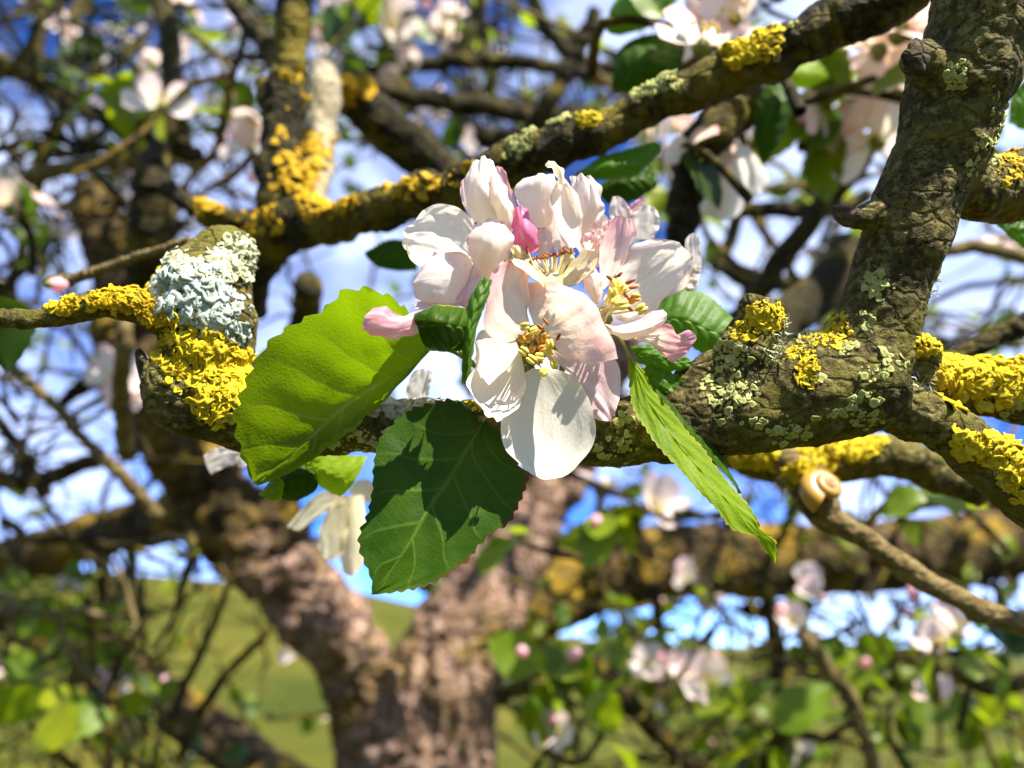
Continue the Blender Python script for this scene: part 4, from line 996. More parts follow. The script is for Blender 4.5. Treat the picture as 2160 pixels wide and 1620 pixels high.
# ------------------------------------------------------------------ the upper diagonal branch, behind the blossom
UBR = empty('apple_branch', P(960, 400, .28), 'soft-focus branch rising diagonally to the upper right behind the blossom', 'branch')
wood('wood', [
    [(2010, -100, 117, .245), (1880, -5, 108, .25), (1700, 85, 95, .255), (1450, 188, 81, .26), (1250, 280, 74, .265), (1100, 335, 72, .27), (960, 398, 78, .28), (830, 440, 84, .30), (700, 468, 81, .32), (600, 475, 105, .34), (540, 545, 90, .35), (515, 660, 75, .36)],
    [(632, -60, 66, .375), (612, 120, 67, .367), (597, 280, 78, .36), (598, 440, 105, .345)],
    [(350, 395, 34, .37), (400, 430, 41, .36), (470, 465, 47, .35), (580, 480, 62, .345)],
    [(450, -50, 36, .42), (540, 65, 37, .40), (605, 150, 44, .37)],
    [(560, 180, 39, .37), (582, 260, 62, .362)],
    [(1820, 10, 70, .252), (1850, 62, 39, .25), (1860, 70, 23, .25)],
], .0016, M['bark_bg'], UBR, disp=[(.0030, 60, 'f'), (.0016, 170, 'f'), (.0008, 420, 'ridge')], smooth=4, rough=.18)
ub = dict(src=UBR.name, parent=UBR)
lichen('lichen_patch', regions=[(900, 405, 100, 34), (1000, 375, 50, 26), (720, 440, 60, 30), (650, 400, 30, 60), (430, 445, 50, 26)], n=380, size=(5, 14), mat=M['ochre'], seed=101, up=.5, **ub)
lichen('lichen_patch', regions=[(1590, 85, 60, 40), (1560, 110, 40, 30)], n=240, size=(5, 13), mat=M['yellow'], seed=102, **ub)
lichen('lichen_patch', regions=[(1240, 255, 26, 16)], n=60, size=(4, 9), mat=M['yellow'], seed=103, **ub)
lichen('lichen_patch', regions=[(1200, 270, 90, 30), (1110, 320, 50, 30), (1400, 170, 130, 40), (1700, 60, 100, 30)], n=420, size=(4, 9), mat=M['olive'], seed=104, up=.4, brk=.012, **ub)
lichen('lichen_patch', regions=[(600, 330, 50, 100), (620, 200, 40, 90), (560, 470, 70, 40)], n=90, size=(6, 13), mat=M['ochre'], seed=105, brk=.014, **ub)

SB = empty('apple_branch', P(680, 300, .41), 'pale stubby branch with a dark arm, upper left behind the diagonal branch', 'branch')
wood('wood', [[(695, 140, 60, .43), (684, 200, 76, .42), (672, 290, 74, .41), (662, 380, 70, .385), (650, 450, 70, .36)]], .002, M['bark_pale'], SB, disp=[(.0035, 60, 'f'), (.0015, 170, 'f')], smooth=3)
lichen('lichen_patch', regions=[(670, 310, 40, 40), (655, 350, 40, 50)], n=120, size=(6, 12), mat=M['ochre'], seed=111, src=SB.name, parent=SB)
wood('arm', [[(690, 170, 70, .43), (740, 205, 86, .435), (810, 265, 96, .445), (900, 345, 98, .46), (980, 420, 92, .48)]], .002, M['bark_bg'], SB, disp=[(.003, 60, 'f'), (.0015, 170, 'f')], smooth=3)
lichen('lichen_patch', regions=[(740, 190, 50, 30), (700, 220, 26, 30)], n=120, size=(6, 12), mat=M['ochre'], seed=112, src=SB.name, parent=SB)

# ------------------------------------------------------------------ branch with the snail
NB = empty('apple_branch', P(1900, 1190, .2845), 'thin tan branch slanting to the lower right under the fork', 'branch')
wood('wood', [[(1640, 965, 76, 0.2979), (1700, 1012, 92, 0.2946), (1742, 1082, 78, 0.2901), (1775, 1105, 52, 0.2878), (1830, 1140, 44, 0.2867), (1900, 1192, 46, 0.2845), (1990, 1245, 48, 0.2822), (2080, 1290, 50, 0.28), (2220, 1340, 52, 0.2766)],
              [(2040, 1300, 22, 0.28), (2100, 1306, 26, 0.2789), (2112, 1318, 16, 0.2778)], [(1905, 1200, 40, 0.2845), (1905, 1216, 20, 0.2834)]],
     .0010, M['bark_tan'], NB, disp=[(.0012, 90, 'f'), (.0006, 260, 'f')], smooth=5)
NC = empty('apple_branch', P(1750, 970, .300), 'shaded branch furred with yellow lichen just beneath the fork', 'branch')
wood('wood', [[(2080, 1030, 84, 0.2934), (1990, 1000, 84, 0.2957), (1880, 962, 92, 0.2979), (1740, 975, 96, 0.3002), (1600, 965, 84, 0.3046), (1440, 930, 70, 0.3136)], [(1690, 985, 70, 0.2946), (1705, 1040, 60, 0.2901), (1722, 1080, 50, 0.289)]],
     .0014, M['bark'], NC, disp=[(.0025, 60, 'f'), (.001, 200, 'f')], smooth=4)
lichen('lichen_patch', regions=[(1600, 960, 60, 30), (1700, 985, 60, 36), (1800, 945, 70, 26)], n=420, size=(5, 13), mat=M['yellow'], seed=121, src=NC.name, parent=NC)
tuft('lichen_tuft', NC.name, [(1690, 985, 70, 50)], 160, (12, 34), M['yellow'], NC, 9)

# the snail: a coiled shell, shrunk on to the branch
def snail():
    dS = .288
    c = P(1733, 1036, dS - .003)
    root = empty('snail', c, 'yellow-brown banded snail shell clinging to the tan branch', 'snail')
    m = Mat('shell'); u = m.uv()
    sep = m.node('ShaderNodeSeparateXYZ'); m.link(u, sep.inputs[0])
    band = m.ramp(sep.outputs[1], [(.0, (.34, .18, .03)), (.20, (.40, .22, .035)), (.27, (.10, .035, .015)), (.36, (.10, .035, .015)), (.42, (.46, .27, .05)), (.62, (.46, .27, .05)), (.70, (.14, .045, .02)), (.80, (.5, .3, .06))])
    ln = m.noise(m.scaled(u, (160, 3, 1)), 1, 3)
    col = m.mix(m.ramp(ln, [(.35, .4), (.6, 0)]), band, (.30, .16, .04))
    mt = m.bsdf(col, .34, .5, m.bump(ln, .0002, .6))
    ax = norm(-FWD * .60 + RIGHT * .20 + UP * .60); sx = norm(np.cross(ax, RIGHT + .2 * UP)); sy = np.cross(ax, sx)
    n, seg = 130, 18
    t = np.linspace(0, 3.4 * 2 * math.pi, n); g = np.exp((t - t[-1]) * .115)
    S = 54 * dS / F
    th = np.linspace(0, 2 * math.pi, seg, endpoint=False)
    ctr = c + (g * S * .62 * np.cos(t))[:, None] * sx + (g * S * .62 * np.sin(t))[:, None] * sy + ((1 - g) * S * .75)[:, None] * ax
    rad = norm(np.cos(t)[:, None] * sx + np.sin(t)[:, None] * sy)
    V = ctr[:, None] + (g * S * .46)[:, None, None] * (np.cos(th)[None, :, None] * rad[:, None] + np.sin(th)[None, :, None] * ax)
    uv = np.stack(np.broadcast_arrays((t / t[-1])[:, None], (th / (2 * math.pi))[None]), -1).reshape(-1, 2)
    mesh_obj('shell', V.reshape(-1, 3), grid_faces(n, seg, wrap=True), mt, root, uv=uv)
    V, Fc = blob(c - ax * S * .35 + sx * S * .25, (sx, sy, ax), (S * .62, S * .5, S * .22), 14, 8)
    mesh_obj('foot', V, Fc, M['wood_bud'], root)
snail()

# ------------------------------------------------------------------ single soft-focus petals and leaves close behind the cluster
GBK = 'soft-focus blossoms close behind the cluster'
def soft_petals(label, center, petals, mm0, mats='petal', cat='blossom'):
    root = empty('apple_blossom', trace([(*center, mm0)])[0], label, cat, GBK)
    for (L, C, R, pk) in petals:
        ad = lambda q: [(p[0], p[1], (p[2] if len(p) > 2 else 0) + mm0) for p in q]
        petal(root, ad(L), ad(C), ad(R), pk, .1, .15, 1.0, mats, nu=22, nv=17)
    return root
soft_petals('white blossom peeping out behind the cluster, right of the rumpled petals', (1350, 470), [
    ([(1300, 480), (1285, 450), (1292, 415)], [(1320, 485), (1310, 445), (1308, 415)], [(1335, 480), (1335, 450), (1322, 430)], (.1, .1, .1)),
    ([(1335, 500), (1328, 465), (1345, 436)], [(1358, 505), (1362, 470), (1368, 432)], [(1380, 500), (1392, 475), (1388, 445)], (.05, .05, .05)),
    ([(1322, 460, 3), (1328, 435, 3), (1345, 420, 3)], [(1334, 462, 3), (1342, 440, 3), (1355, 418, 3)], [(1346, 462, 3), (1354, 442, 3), (1360, 424, 3)], (.6, .1, .1))], 34)
soft_petals('white blossom edge showing to the right of the stamens, behind the cluster', (1450, 560), [
    ([(1430, 610), (1440, 560), (1446, 505)], [(1450, 615), (1462, 560), (1462, 492)], [(1470, 610), (1480, 560), (1476, 505)], (.03, .05, .05)),
    ([(1420, 590), (1440, 600), (1460, 612)], [(1425, 575), (1450, 580), (1475, 585)], [(1430, 560), (1455, 560), (1478, 560)], (.03, .05, .05))], 34)
soft_petals('large drooping white blossom right of the diagonal branch, soft focus', (1530, 310), [
    ([(1535, 305), (1495, 360), (1458, 440)], [(1550, 320), (1515, 390), (1490, 455)], [(1560, 330), (1545, 400), (1515, 465)], (.0, .0, .0)),
    ([(1520, 320, 4), (1500, 390, 6), (1490, 450, 6)], [(1545, 310, 0), (1540, 390, -6), (1530, 465, -4)], [(1570, 320, 4), (1580, 380, 4), (1570, 440, 4)], (.02, .0, .0)),
    ([(1545, 300, 6), (1560, 350, 8), (1570, 400, 8)], [(1565, 305, 6), (1590, 350, 6), (1600, 410, 6)], [(1580, 310, 8), (1605, 345, 8), (1622, 375, 8)], (.02, .05, .0))], 165)
soft_petals('drooping cream petals under the left leaf, soft focus', (730, 1030), [
    ([(720, 1030), (665, 1045), (605, 1110)], [(722, 1045), (670, 1070), (620, 1118)], [(725, 1060), (680, 1085), (632, 1120)], (0, 0, 0)),
    ([(715, 1040), (680, 1100), (668, 1150)], [(728, 1050), (705, 1110), (690, 1180)], [(740, 1060), (735, 1120), (722, 1170)], (0, .05, 0)),
    ([(725, 1045, 4), (715, 1120, 4), (720, 1190, 4)], [(745, 1045, 2), (745, 1120, 0), (742, 1215, 0)], [(765, 1045, 4), (775, 1110, 4), (768, 1180, 4)], (0, .2, 0)),
    ([(730, 1040, 6), (750, 1015, 6), (772, 1010, 6)], [(745, 1045, 6), (770, 1035, 6), (800, 1030, 6)], [(750, 1060, 6), (785, 1060, 6), (805, 1060, 6)], (.02, .1, 0))], 90, 'petal_cream')
soft_petals('white petal behind the branch between the left leaf and dark leaf', (880, 830), [
    ([(855, 850), (858, 815), (870, 785)], [(878, 850), (882, 815), (890, 778)], [(900, 850), (908, 815), (912, 785)], (0, .05, 0))], 30)
soft_petals('small white petals below the yellow lichened stump, soft focus', (480, 950), [
    ([(430, 960), (455, 945), (490, 940)], [(435, 980), (465, 965), (505, 955)], [(445, 1000), (475, 985), (508, 975)], (.1, .1, 0)),
    ([(480, 930), (495, 950), (505, 985)], [(495, 925), (508, 950), (515, 985)], [(505, 925), (520, 950), (525, 980)], (0, .1, 0))], 80)
GSL = 'soft-focus leaves close behind the cluster'
def soft_leaf(label, L, C, R, mm0, mat, teeth=14, side=-1):
    ad = lambda q: [(p[0], p[1], (p[2] if len(p) > 2 else 0) + mm0) for p in q]
    root = empty('apple_leaf', trace(ad(C[:1]))[0], label, 'leaf', GSL)
    leaf(root, ad(L), ad(C), ad(R), mat, nveins=6, teeth=teeth, tooth=.8, nu=70, nv=40, side=side, wr=1.5)
soft_leaf('pale lime leaf showing below the branch under the large left leaf', [(640, 965), (690, 955), (775, 965)], [(640, 975, 2), (690, 1000, -4), (745, 1020, -4)], [(640, 985), (670, 1020), (715, 1045)], 36, 'leaf_lime')
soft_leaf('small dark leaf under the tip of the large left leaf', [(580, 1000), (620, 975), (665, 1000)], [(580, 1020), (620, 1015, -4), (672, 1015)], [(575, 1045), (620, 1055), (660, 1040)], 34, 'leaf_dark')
soft_leaf('folded bright green leaf tip below the large left leaf', [(545, 1040), (565, 1015), (585, 1005)], [(555, 1050, -3), (575, 1035, -5), (590, 1010)], [(570, 1058), (592, 1050), (595, 1020)], 30, 'leaf_lime', 6)
soft_leaf('large dark green leaf above the diagonal branch, top centre', [(1290, 175), (1300, 110, 2), (1350, 75, 6), (1440, 70, 8)], [(1300, 190), (1340, 140, -4), (1390, 115, -4), (1442, 85, 6)], [(1330, 200), (1380, 180), (1430, 150), (1446, 95, 6)], 140, 'leaf_dark')
soft_leaf('broad lit green leaf at the top edge above the diagonal branch', [(1275, 60), (1290, 10), (1330, -30)], [(1290, 72, -4), (1340, 30, -6), (1400, -30)], [(1310, 75), (1370, 55), (1430, 0)], 150, 'leaf_mid')
soft_leaf('long green leaf close under the diagonal branch, above the cluster', [(1215, 365), (1260, 330), (1320, 315), (1385, 300)], [(1215, 372, -2), (1270, 355, -5), (1330, 345, -5), (1390, 310)], [(1220, 385), (1280, 378), (1340, 370), (1392, 320)], 75, 'leaf_mid')
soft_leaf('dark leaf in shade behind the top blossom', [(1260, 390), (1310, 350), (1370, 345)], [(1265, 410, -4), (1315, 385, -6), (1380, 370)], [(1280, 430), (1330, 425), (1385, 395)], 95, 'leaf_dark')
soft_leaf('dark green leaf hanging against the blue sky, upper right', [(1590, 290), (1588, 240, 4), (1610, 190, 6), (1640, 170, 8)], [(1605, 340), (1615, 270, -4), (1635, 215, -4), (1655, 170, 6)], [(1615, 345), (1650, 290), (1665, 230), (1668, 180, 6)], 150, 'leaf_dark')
soft_leaf('bright green leaf beside the upper right blossom cluster', [(1620, 150), (1670, 125), (1725, 130)], [(1625, 165, -4), (1680, 155, -6), (1740, 150)], [(1640, 185), (1700, 185), (1745, 165)], 200, 'leaf_lime')
soft_leaf('green leaf at the right edge above the side limb', [(2130, 260), (2135, 200), (2180, 150)], [(2150, 270), (2165, 210), (2200, 160)], [(2180, 280), (2200, 220), (2220, 170)], 120, 'leaf_mid')
soft_leaf('green leaf at the right edge below the side limb', [(2100, 465), (2150, 455), (2210, 450)], [(2105, 475), (2150, 485), (2210, 490)], [(2115, 485), (2160, 525), (2210, 540)], 60, 'leaf_mid')
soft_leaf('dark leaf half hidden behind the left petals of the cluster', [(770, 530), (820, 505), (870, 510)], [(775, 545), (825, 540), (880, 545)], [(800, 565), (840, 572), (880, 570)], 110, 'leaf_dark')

# ------------------------------------------------------------------ sprays one can pick out
S = spray
S(215, 185, .60, 'bright green leaf tuft with cream blossom, upper left below the blue gap', 5, 0, 0, 'far_lime', 1, 1.3)
S(305, 195, .70, 'cream blossoms hanging beside the bright leaf tuft at the upper left', 4, 1, 0, 'far_lime', 2, .8)
S(345, 235, .56, 'drooping cream blossom on the mossy upright twig, upper left', 2, 1, 0, 'far_lime', 3, 1.1)
S(25, 430, .50, 'white blossom with a dark leaf cut by the left edge', 3, 3, 0, 'far_dark', 4, .95)
S(0, 600, .27, 'brown withered blossom bud at the end of the thin lichened twig, left edge', 1, 0, 2, 'far_dark', 5, .7)
S(760, 60, .80, 'cream blossom cluster at the top edge, left of centre', 3, 4, 1, 'far_green', 6, 1.3)
S(840, 30, .85, 'blossom and buds at the top edge against pale sky', 2, 2, 2, 'far_green', 7, 1.1)
S(855, 165, .80, 'small white blossom under the upper horizontal twig', 2, 2, 1, 'far_green', 8, 1.0)
S(720, 115, .75, 'dark leaf tuft beside the pale stub', 5, 0, 1, 'far_dark', 9, 1.1)
S(545, 325, .70, 'pink buds left of the dark upright branch', 2, 1, 3, 'far_green', 10, 1.1)
S(555, 230, .70, 'pink bud and leaves level with the broken bark of the upright branch', 3, 1, 2, 'far_green', 11, 1.0)
S(1420, 55, .33, 'pink buds above the diagonal branch, top centre', 1, 0, 2, 'far_green', 12, .9)
S(1500, 95, .34, 'pale petals resting behind the diagonal branch beside the yellow lichen', 0, 2, 1, 'far_green', 13, 1.0)
S(1575, 25, .36, 'pink-white blossom at the top edge above the yellow lichen patch', 0, 3, 0, 'far_green', 14, 1.1)
S(1845, 165, .42, 'large cream-white blossom cluster left of the upright limb', 1, 5, 1, 'far_green', 15, 1.3, bl=0)
S(1880, 200, .43, 'white blossom partly hidden by the upright limb', 1, 3, 0, 'far_green', 16, 1.1)
S(1765, 190, .42, 'pink bud beside the large cream-white blossom cluster', 0, 0, 2, 'far_green', 17, 1.0)
S(1740, 255, .45, 'green leaf tuft below the large blossom cluster, upper right', 7, 0, 0, 'far_green', 18, 1.1)
S(1660, 190, .45, 'green leaf tuft between diagonal branch and upper right blossom', 6, 0, 0, 'far_green', 19, 1.1)
S(1430, 300, .34, 'drooping pink bud cluster under the diagonal branch', 1, 1, 2, 'far_dark', 20, .8)
S(1290, 1065, .62, 'pink-white blossom below the branch, right of the front petal', 4, 2, 1, 'far_lime', 21, 1.25)
S(1300, 1120, .62, 'yellow-green leaf tuft hanging below the pink-white blossom', 5, 0, 0, 'far_lime', 22, 1.0)
S(1090, 1130, .52, 'round green leaf beside the trunk, right of the dark leaf', 3, 0, 0, 'far_lime', 23, 1.0)
S(1510, 1445, .72, 'full pink-white blossom low in the picture, right of centre', 5, 3, 1, 'far_lime', 24, 1.1)
S(1440, 1420, .75, 'small pale blossom just left of the full pink-white one', 2, 2, 1, 'far_green', 25, 1.0)
S(1355, 1410, .75, 'pink buds in a row low in the picture beside a thin twig', 3, 1, 4, 'far_green', 26, 1.1)
S(1975, 1355, .52, 'pink and white half-open bud at the lower right', 2, 1, 3, 'far_lime', 27, 1.1)
S(2005, 1410, .55, 'white blossom under the half-open bud, lower right', 1, 2, 0, 'far_green', 28, 1.0)
S(1150, 1420, .62, 'leaf tuft with orange-pink buds right of the trunk', 7, 0, 2, 'far_lime', 29, 1.2)
S(1210, 1480, .62, 'olive leaf tuft low beside the trunk', 7, 0, 0, 'far_green', 30, 1.3)
S(1270, 1555, .55, 'upright lime leaf near the bottom edge, right of the trunk', 3, 0, 0, 'far_lime', 31, 1.1)
S(1630, 1560, .55, 'bright lime leaf tuft at the bottom edge, right', 4, 0, 0, 'far_lime', 32, 1.2)
S(1560, 1520, .65, 'green leaf tuft below the full pink-white blossom', 7, 0, 0, 'far_green', 33, 1.3)
S(1735, 1280, .75, 'white bud cluster under the thick horizontal limb, right', 1, 2, 1, 'far_green', 34, 1.0)
S(1700, 1330, .70, 'pinkish buds on the slanting tan twig, lower right', 1, 1, 3, 'far_green', 35, 1.0)
S(1965, 1030, .45, 'pair of green leaves against pale sky under the fork', 4, 0, 0, 'far_lime', 36, .9)
S(2000, 1050, .50, 'yellowish blossom beside the green leaf pair under the fork', 1, 1, 0, 'far_lime', 37, .9)
S(1190, 1550, .60, 'small pink bud cluster near the bottom edge', 3, 1, 1, 'far_green', 38, .9)
S(95, 525, .70, 'yellow-green leaf tuft at the left, above the thin twig', 5, 1, 0, 'far_lime', 39, 1.0)
S(250, 810, .60, 'pale blossom below the thin lichened twig, left', 1, 3, 0, 'far_green', 40, 1.0)
S(65, 1530, .60, 'yellow-green shoot at the bottom left corner', 4, 0, 0, 'far_lime', 41, 1.2)
S(200, 1500, .70, 'broad olive leaves at the lower left below the dark limb', 8, 0, 0, 'far_lime', 42, 1.1)
S(80, 1440, .75, 'olive leaf tuft under the dark limb at the left edge', 8, 0, 0, 'far_lime', 43, 1.1)
S(60, 1260, .80, 'lit green leaf tuft above the dark limb at the left edge', 6, 0, 0, 'far_lime', 44, 1.3)
S(150, 1240, .85, 'cream blossom above the dark lower-left limb', 4, 1, 0, 'far_green', 45, .8)
S(225, 1330, .85, 'hanging green leaves left of the open meadow', 7, 0, 0, 'far_lime', 46, 1.3)
S(420, 1170, .80, 'orange-brown bud on the limb beside the blue gap', 2, 0, 2, 'far_green', 47, 1.0)
S(1700, 1560, .75, 'mixed leaves and small buds at the bottom right', 6, 1, 2, 'far_green', 48, 1.2)
S(1880, 1480, .70, 'green leaf tuft at the lower right beside the blue gap', 7, 0, 0, 'far_green', 49, 1.3)
S(1800, 1400, .70, 'leafy tuft right of the slanting tan twig', 7, 0, 1, 'far_green', 50, 1.2)
S(2100, 1360, .60, 'dark green leaves at the right edge, lower right', 6, 0, 0, 'far_dark', 51, 1.1)
S(2070, 1520, .75, 'broad olive leaves in the bottom right corner', 8, 0, 0, 'far_lime', 52, 1.1)
S(330, 1480, .75, 'leaves with a pink bud where the dark limb leaves the lower left', 5, 0, 1, 'far_green', 53, 1.0)
S(610, 1400, .95, 'single white blossom beside the lit limb', 0, 1, 0, 'far_green', 54, 1.0)

# ------------------------------------------------------------------ the rest of the crown: leafy twigs farther back
FG = 'blurred leafy twigs of the crown behind'
def twig_label(x, y, d, bl, bd, nl, kind):
    what = ('white blossom cluster' if bl >= 3 else 'two white flowers') if bl else ('pink buds' if bd else 'flowerless')
    tone = {'far_green': 'green', 'far_dark': 'dark', 'far_lime': 'lime'}[kind]
    v = 'topmost' if y < 130 else ('high' if y < 330 else ('upper middle' if y < 600 else ('lower middle' if y < 980 else ('low' if y < 1300 else ('very low' if y < 1500 else 'lowest')))))
    h = 'left edge' if x < 150 else ('far left' if x < 380 else ('left of upright branch' if x < 620 else ('above left leaf' if x < 900 and y < 900 else ('around the trunk' if x < 1120 and y > 900 else ('behind the cluster' if x < 1300 else ('right of cluster' if x < 1540 else ('left of fork' if x < 1780 else ('by the fork' if x < 2000 else 'right edge'))))))))
    far = 'nearer' if d < 1.1 else 'distant'
    many = 'few' if nl < 9 else ('several' if nl < 12 else 'many')
    return f'{far} blurred twig, {many} {tone} leaves, {what}, {v}, {h}'
def leafy_twig(px, py, d, length, width, dirv, nleaf, nblo, nbud, seed, kind):
    r = np.random.default_rng(seed)
    p = P(px, py, d)
    root = empty('leafy_twig', p, twig_label(px, py, d, nblo, nbud, nleaf, kind), 'twig', FG)
    dirv = norm(np.asarray(dirv, float))
    n = 9
    axp = p + (np.linspace(-.5, .5, n) * length)[:, None] * dirv + np.cumsum(r.normal(size=(n, 3)) * length * .03, 0)
    rad = np.linspace(1, .45, n) * width / 2
    t = norm(np.gradient(axp, axis=0)); a = norm(np.cross(t, np.array([.3, .8, .4]))); b = np.cross(t, a)
    th = np.linspace(0, 2 * math.pi, 7, endpoint=False)
    V = (axp[:, None] + rad[:, None, None] * (np.cos(th)[None, :, None] * a[:, None] + np.sin(th)[None, :, None] * b[:, None])).reshape(-1, 3)
    mesh_obj('stem', V, grid_faces(n, 7, wrap=True).tolist(), M['bark_bg'], root)
    tocam = norm(CAM - p)
    for k in range(nleaf):
        q = axp[r.integers(1, n)] - p; dr = norm(r.normal(size=3) + dirv * .4)
        add_leaf(root, q + dr * .004, dr, norm(np.array([0, 0, .8]) + tocam * .4 + r.normal(size=3) * .6), r.uniform(.018, .040), kind, r)
    if nblo or nbud:
        q = axp[r.integers(2, n)] - p
        for k in range(nblo):
            off = norm(r.normal(size=3) + np.array([0, 0, .5])) * r.uniform(.012, .028)
            put('blossom', BLOSM[r.integers(5)], root, q + off, frame(z=off + tocam * .01), r.uniform(.016, .021))
        for k in range(nbud):
            off = norm(r.normal(size=3) + np.array([0, 0, .5])) * r.uniform(.014, .028)
            put('bud', BUDM, root, q + off, frame(z=off), r.uniform(.006, .009))
r = np.random.default_rng(2024)
cnt = 0
_lit = np.array([P(*q) for q in ((950, 1400, .9), (930, 1550, .88), (1020, 1230, .93), (700, 1300, .85), (760, 1450, .86), (560, 1150, .82), (420, 1000, .8))])
def shades_trunk(p, rad=.08):
    q = p - _lit; t = q @ SUN
    return bool(((t > .02) & (np.linalg.norm(q - t[:, None] * SUN, axis=1) < rad)).any())
zones = [  # x0, x1, y0, y1, n, depth range
    (-60, 560, -40, 380, 19, .8, 2.2), (560, 1300, -40, 330, 28, .8, 2.2), (1300, 2220, -40, 480, 22, .6, 1.8),
    (-60, 480, 380, 760, 13, .8, 2.0), (560, 1000, 480, 760, 5, .9, 1.8), (1380, 2000, 480, 760, 14, .7, 1.8),
    (-60, 480, 760, 1120, 9, .9, 2.0), (1000, 2220, 980, 1160, 12, .9, 1.8), (1060, 2220, 1240, 1420, 18, .9, 2.0), (1060, 2220, 1400, 1660, 40, .8, 2.2),
    (-60, 280, 1200, 1660, 26, .9, 2.2), (280, 760, 1480, 1660, 8, .9, 1.8), (2000, 2220, 480, 760, 3, .9, 1.8),
]
for (x0, x1, y0, y1, n, d0, d1) in zones:
    for k in range(n):
        x, y = r.uniform(x0, x1), r.uniform(y0, y1)
        d = math.exp(r.uniform(math.log(d0), math.log(d1)))
        if shades_trunk(P(x, y, d)): d = d1 * 1.05
        dv = r.normal(size=3) * np.array([1, .6, .8]) + np.array([0, 0, .3])
        has = r.uniform()
        leafy_twig(x, y, d, r.uniform(.16, .42), r.uniform(.006, .014), dv, int(r.integers(6, 14)), int(r.integers(2, 5)) if has < (.42 if y < 1000 else .08) else 0, int(r.integers(1, 4)) if has > .25 and has < .6 else 0, 5000 + cnt,
                   ['far_green', 'far_dark', 'far_lime', 'far_lime', 'far_green', 'far_lime'][r.integers(6)])
        cnt += 1
# bare lichened twigs of the same tree
def twig_geo(axp, rad):
    n = len(axp)
    t = norm(np.gradient(axp, axis=0)); a = norm(np.cross(t, np.array([.3, .8, .4]))); b = np.cross(t, a)
    th = np.linspace(0, 2 * math.pi, 6, endpoint=False)
    return (axp[:, None] + rad[:, None, None] * (np.cos(th)[None, :, None] * a[:, None] + np.sin(th)[None, :, None] * b[:, None])).reshape(-1, 3), grid_faces(n, 6, wrap=True)
TZ = [(240, 600, 1180, 1520)] + [(-60, 560, -40, 420)] * 4 + [(560, 1300, -40, 330)] * 4 + [(1300, 2220, -40, 480)] * 2 + [(-60, 480, 380, 1120)] * 4 + [(1380, 2220, 480, 760)] * 2 + [(1060, 2220, 980, 1160)] + [(1060, 2220, 1240, 1660)] * 4 + [(-60, 280, 1200, 1660)] * 2
for k in range(235):
    x0, x1, y0, y1 = TZ[r.integers(len(TZ))]
    d = math.exp(r.uniform(math.log(.6), math.log(1.8)))
    p = P(r.uniform(x0, x1), r.uniform(y0, y1), d)
    if shades_trunk(p, .05): continue
    dv = norm(r.normal(size=3) * np.array([1, .5, .9])); ln = r.uniform(.12, .42); n = 9
    axp = p + (np.linspace(-.5, .5, n) * ln)[:, None] * dv + np.cumsum(r.normal(size=(n, 3)) * ln * .045, 0)
    w = r.uniform(.0016, .0040)
    V, FF = twig_geo(axp, np.linspace(1, .55, n) * w * (1 + .2 * r.normal(size=n)))
    Vs, Fs = [V], [FF]; off = len(V)
    for q in range(int(r.integers(2, 6))):
        i0 = r.integers(1, n); sd = norm(dv * .6 + r.normal(size=3)); l2_ = ln * r.uniform(.15, .45); m_ = 6
        ap = axp[i0] + (np.linspace(0, 1, m_) * l2_)[:, None] * sd + np.cumsum(r.normal(size=(m_, 3)) * l2_ * .06, 0)
        V, FF = twig_geo(ap, np.linspace(.7, .4, m_) * w * (1 + .2 * r.normal(size=m_)))
        Vs.append(V); Fs.append(FF + off); off += len(V)
    mesh_obj('twig', np.vstack(Vs), np.vstack(Fs).tolist(), M[['bark_bg', 'bark_bg', 'bark_bg', 'bark_bg', 'bark_limb', 'bark_tan'][r.integers(6)]], TREE)

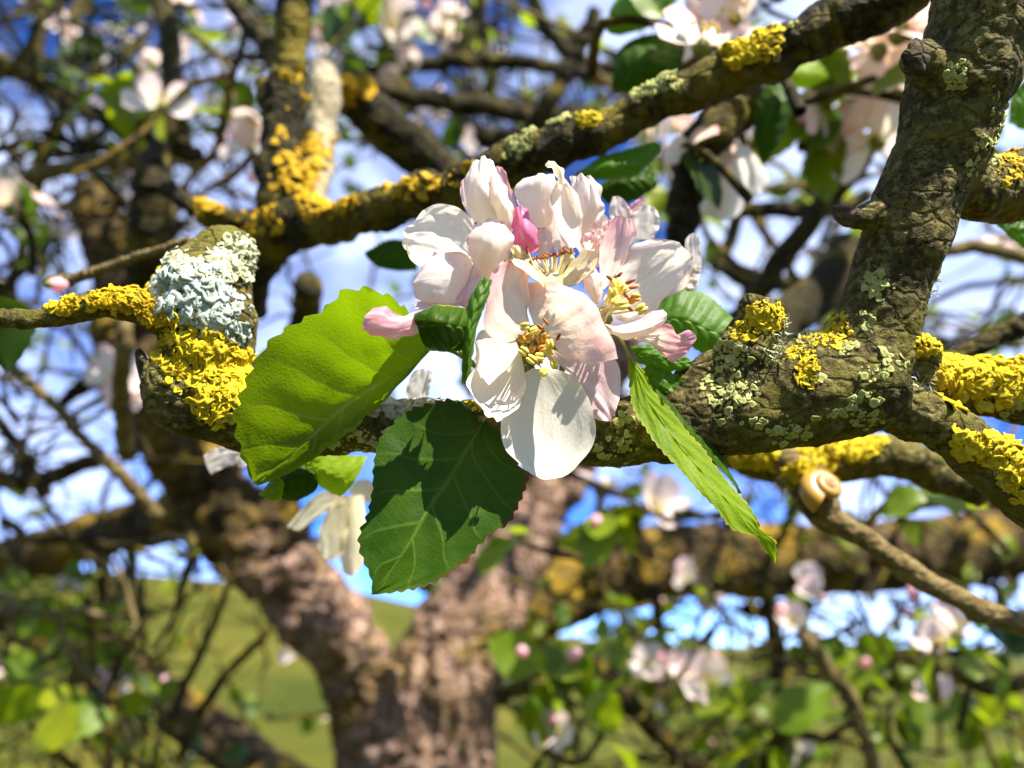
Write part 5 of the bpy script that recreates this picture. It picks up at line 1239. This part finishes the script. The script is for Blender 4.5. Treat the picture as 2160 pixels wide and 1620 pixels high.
# ------------------------------------------------------------------ unseen leaves added overhead and behind the viewer to cut sky light
def outer_crown():
    rr = np.random.default_rng(99)
    nc = 1100
    d = norm(rr.normal(size=(nc * 3, 3))); d = d[d[:, 2] > -.12][:nc]
    C = CAM + np.array([0, .25, .05]) + d * np.exp(rr.uniform(math.log(.55), math.log(1.3), len(d)))[:, None]
    px, py, dd = proj(C)
    C = C[(dd < .05) | (px < -260) | (px > 2420) | (py < -260)]
    keep = np.ones(len(C), bool)
    for q, rad in [(P(1100, 700, .19), .17), (P(1700, 820, .205), .12), (P(420, 760, .213), .12), (P(1950, 400, .205), .05), (P(700, 1300, .85), .10), (P(950, 1450, .9), .10), (P(1500, 150, .26), .10), (P(700, 420, .33), .10), (P(1840, 170, .42), .10)]:  # openings left along the sun's path so these spots stay lit
        v = C - q; t = v @ SUN
        keep &= ~((t > 0) & (np.linalg.norm(v - t[:, None] * SUN, axis=1) < rad))
    C = C[keep]
    L = np.repeat(C, 7, axis=0) + rr.normal(size=(len(C) * 7, 3)) * .035
    n = len(L)
    x = norm(rr.normal(size=(n, 3))); z = norm(np.array([0, 0, 1.0]) + .6 * rr.normal(size=(n, 3))); y = norm(np.cross(z, x)); z = np.cross(x, y)
    ln = rr.uniform(.026, .046, n)[:, None]
    V = np.stack([L, L + ln * (.35 * x + .33 * y + .08 * z), L + ln * (.75 * x + .22 * y + .04 * z), L + ln * (1.0 * x - .1 * z), L + ln * (.75 * x - .22 * y + .04 * z), L + ln * (.35 * x - .33 * y + .08 * z)], 1)
    o = np.arange(n)[:, None] * 6
    Fq = np.concatenate([o + np.array([[0, 1, 2, 3]]), o + np.array([[0, 3, 4, 5]])])
    c = mesh_obj('crown', V.reshape(-1, 3), Fq.tolist(), M['far_green'], TREE)  # added leaf mass out of view, there to dim the sky fill
    c['kind'] = 'stuff'
outer_crown()

# twigs that would share a label: say which of them it is
same = {}
for o in COL.objects:
    if o.parent is None and o.name.startswith('leafy_twig'): same.setdefault(o['label'], []).append(o)
for lab, os_ in same.items():
    if len(os_) > 1:
        os_.sort(key=lambda o: proj(np.array(o.location)[None])[0][0])
        names = {2: ['leftward', 'rightward'], 3: ['leftward', 'middle', 'rightward'], 4: ['first', 'second', 'third', 'fourth']}.get(len(os_), ['first', 'second', 'third', 'fourth', 'fifth', 'sixth', 'seventh', 'eighth', 'ninth'])
        for k, o in enumerate(os_):
            o['label'] = lab.replace('blurred', names[min(k, len(names) - 1)])
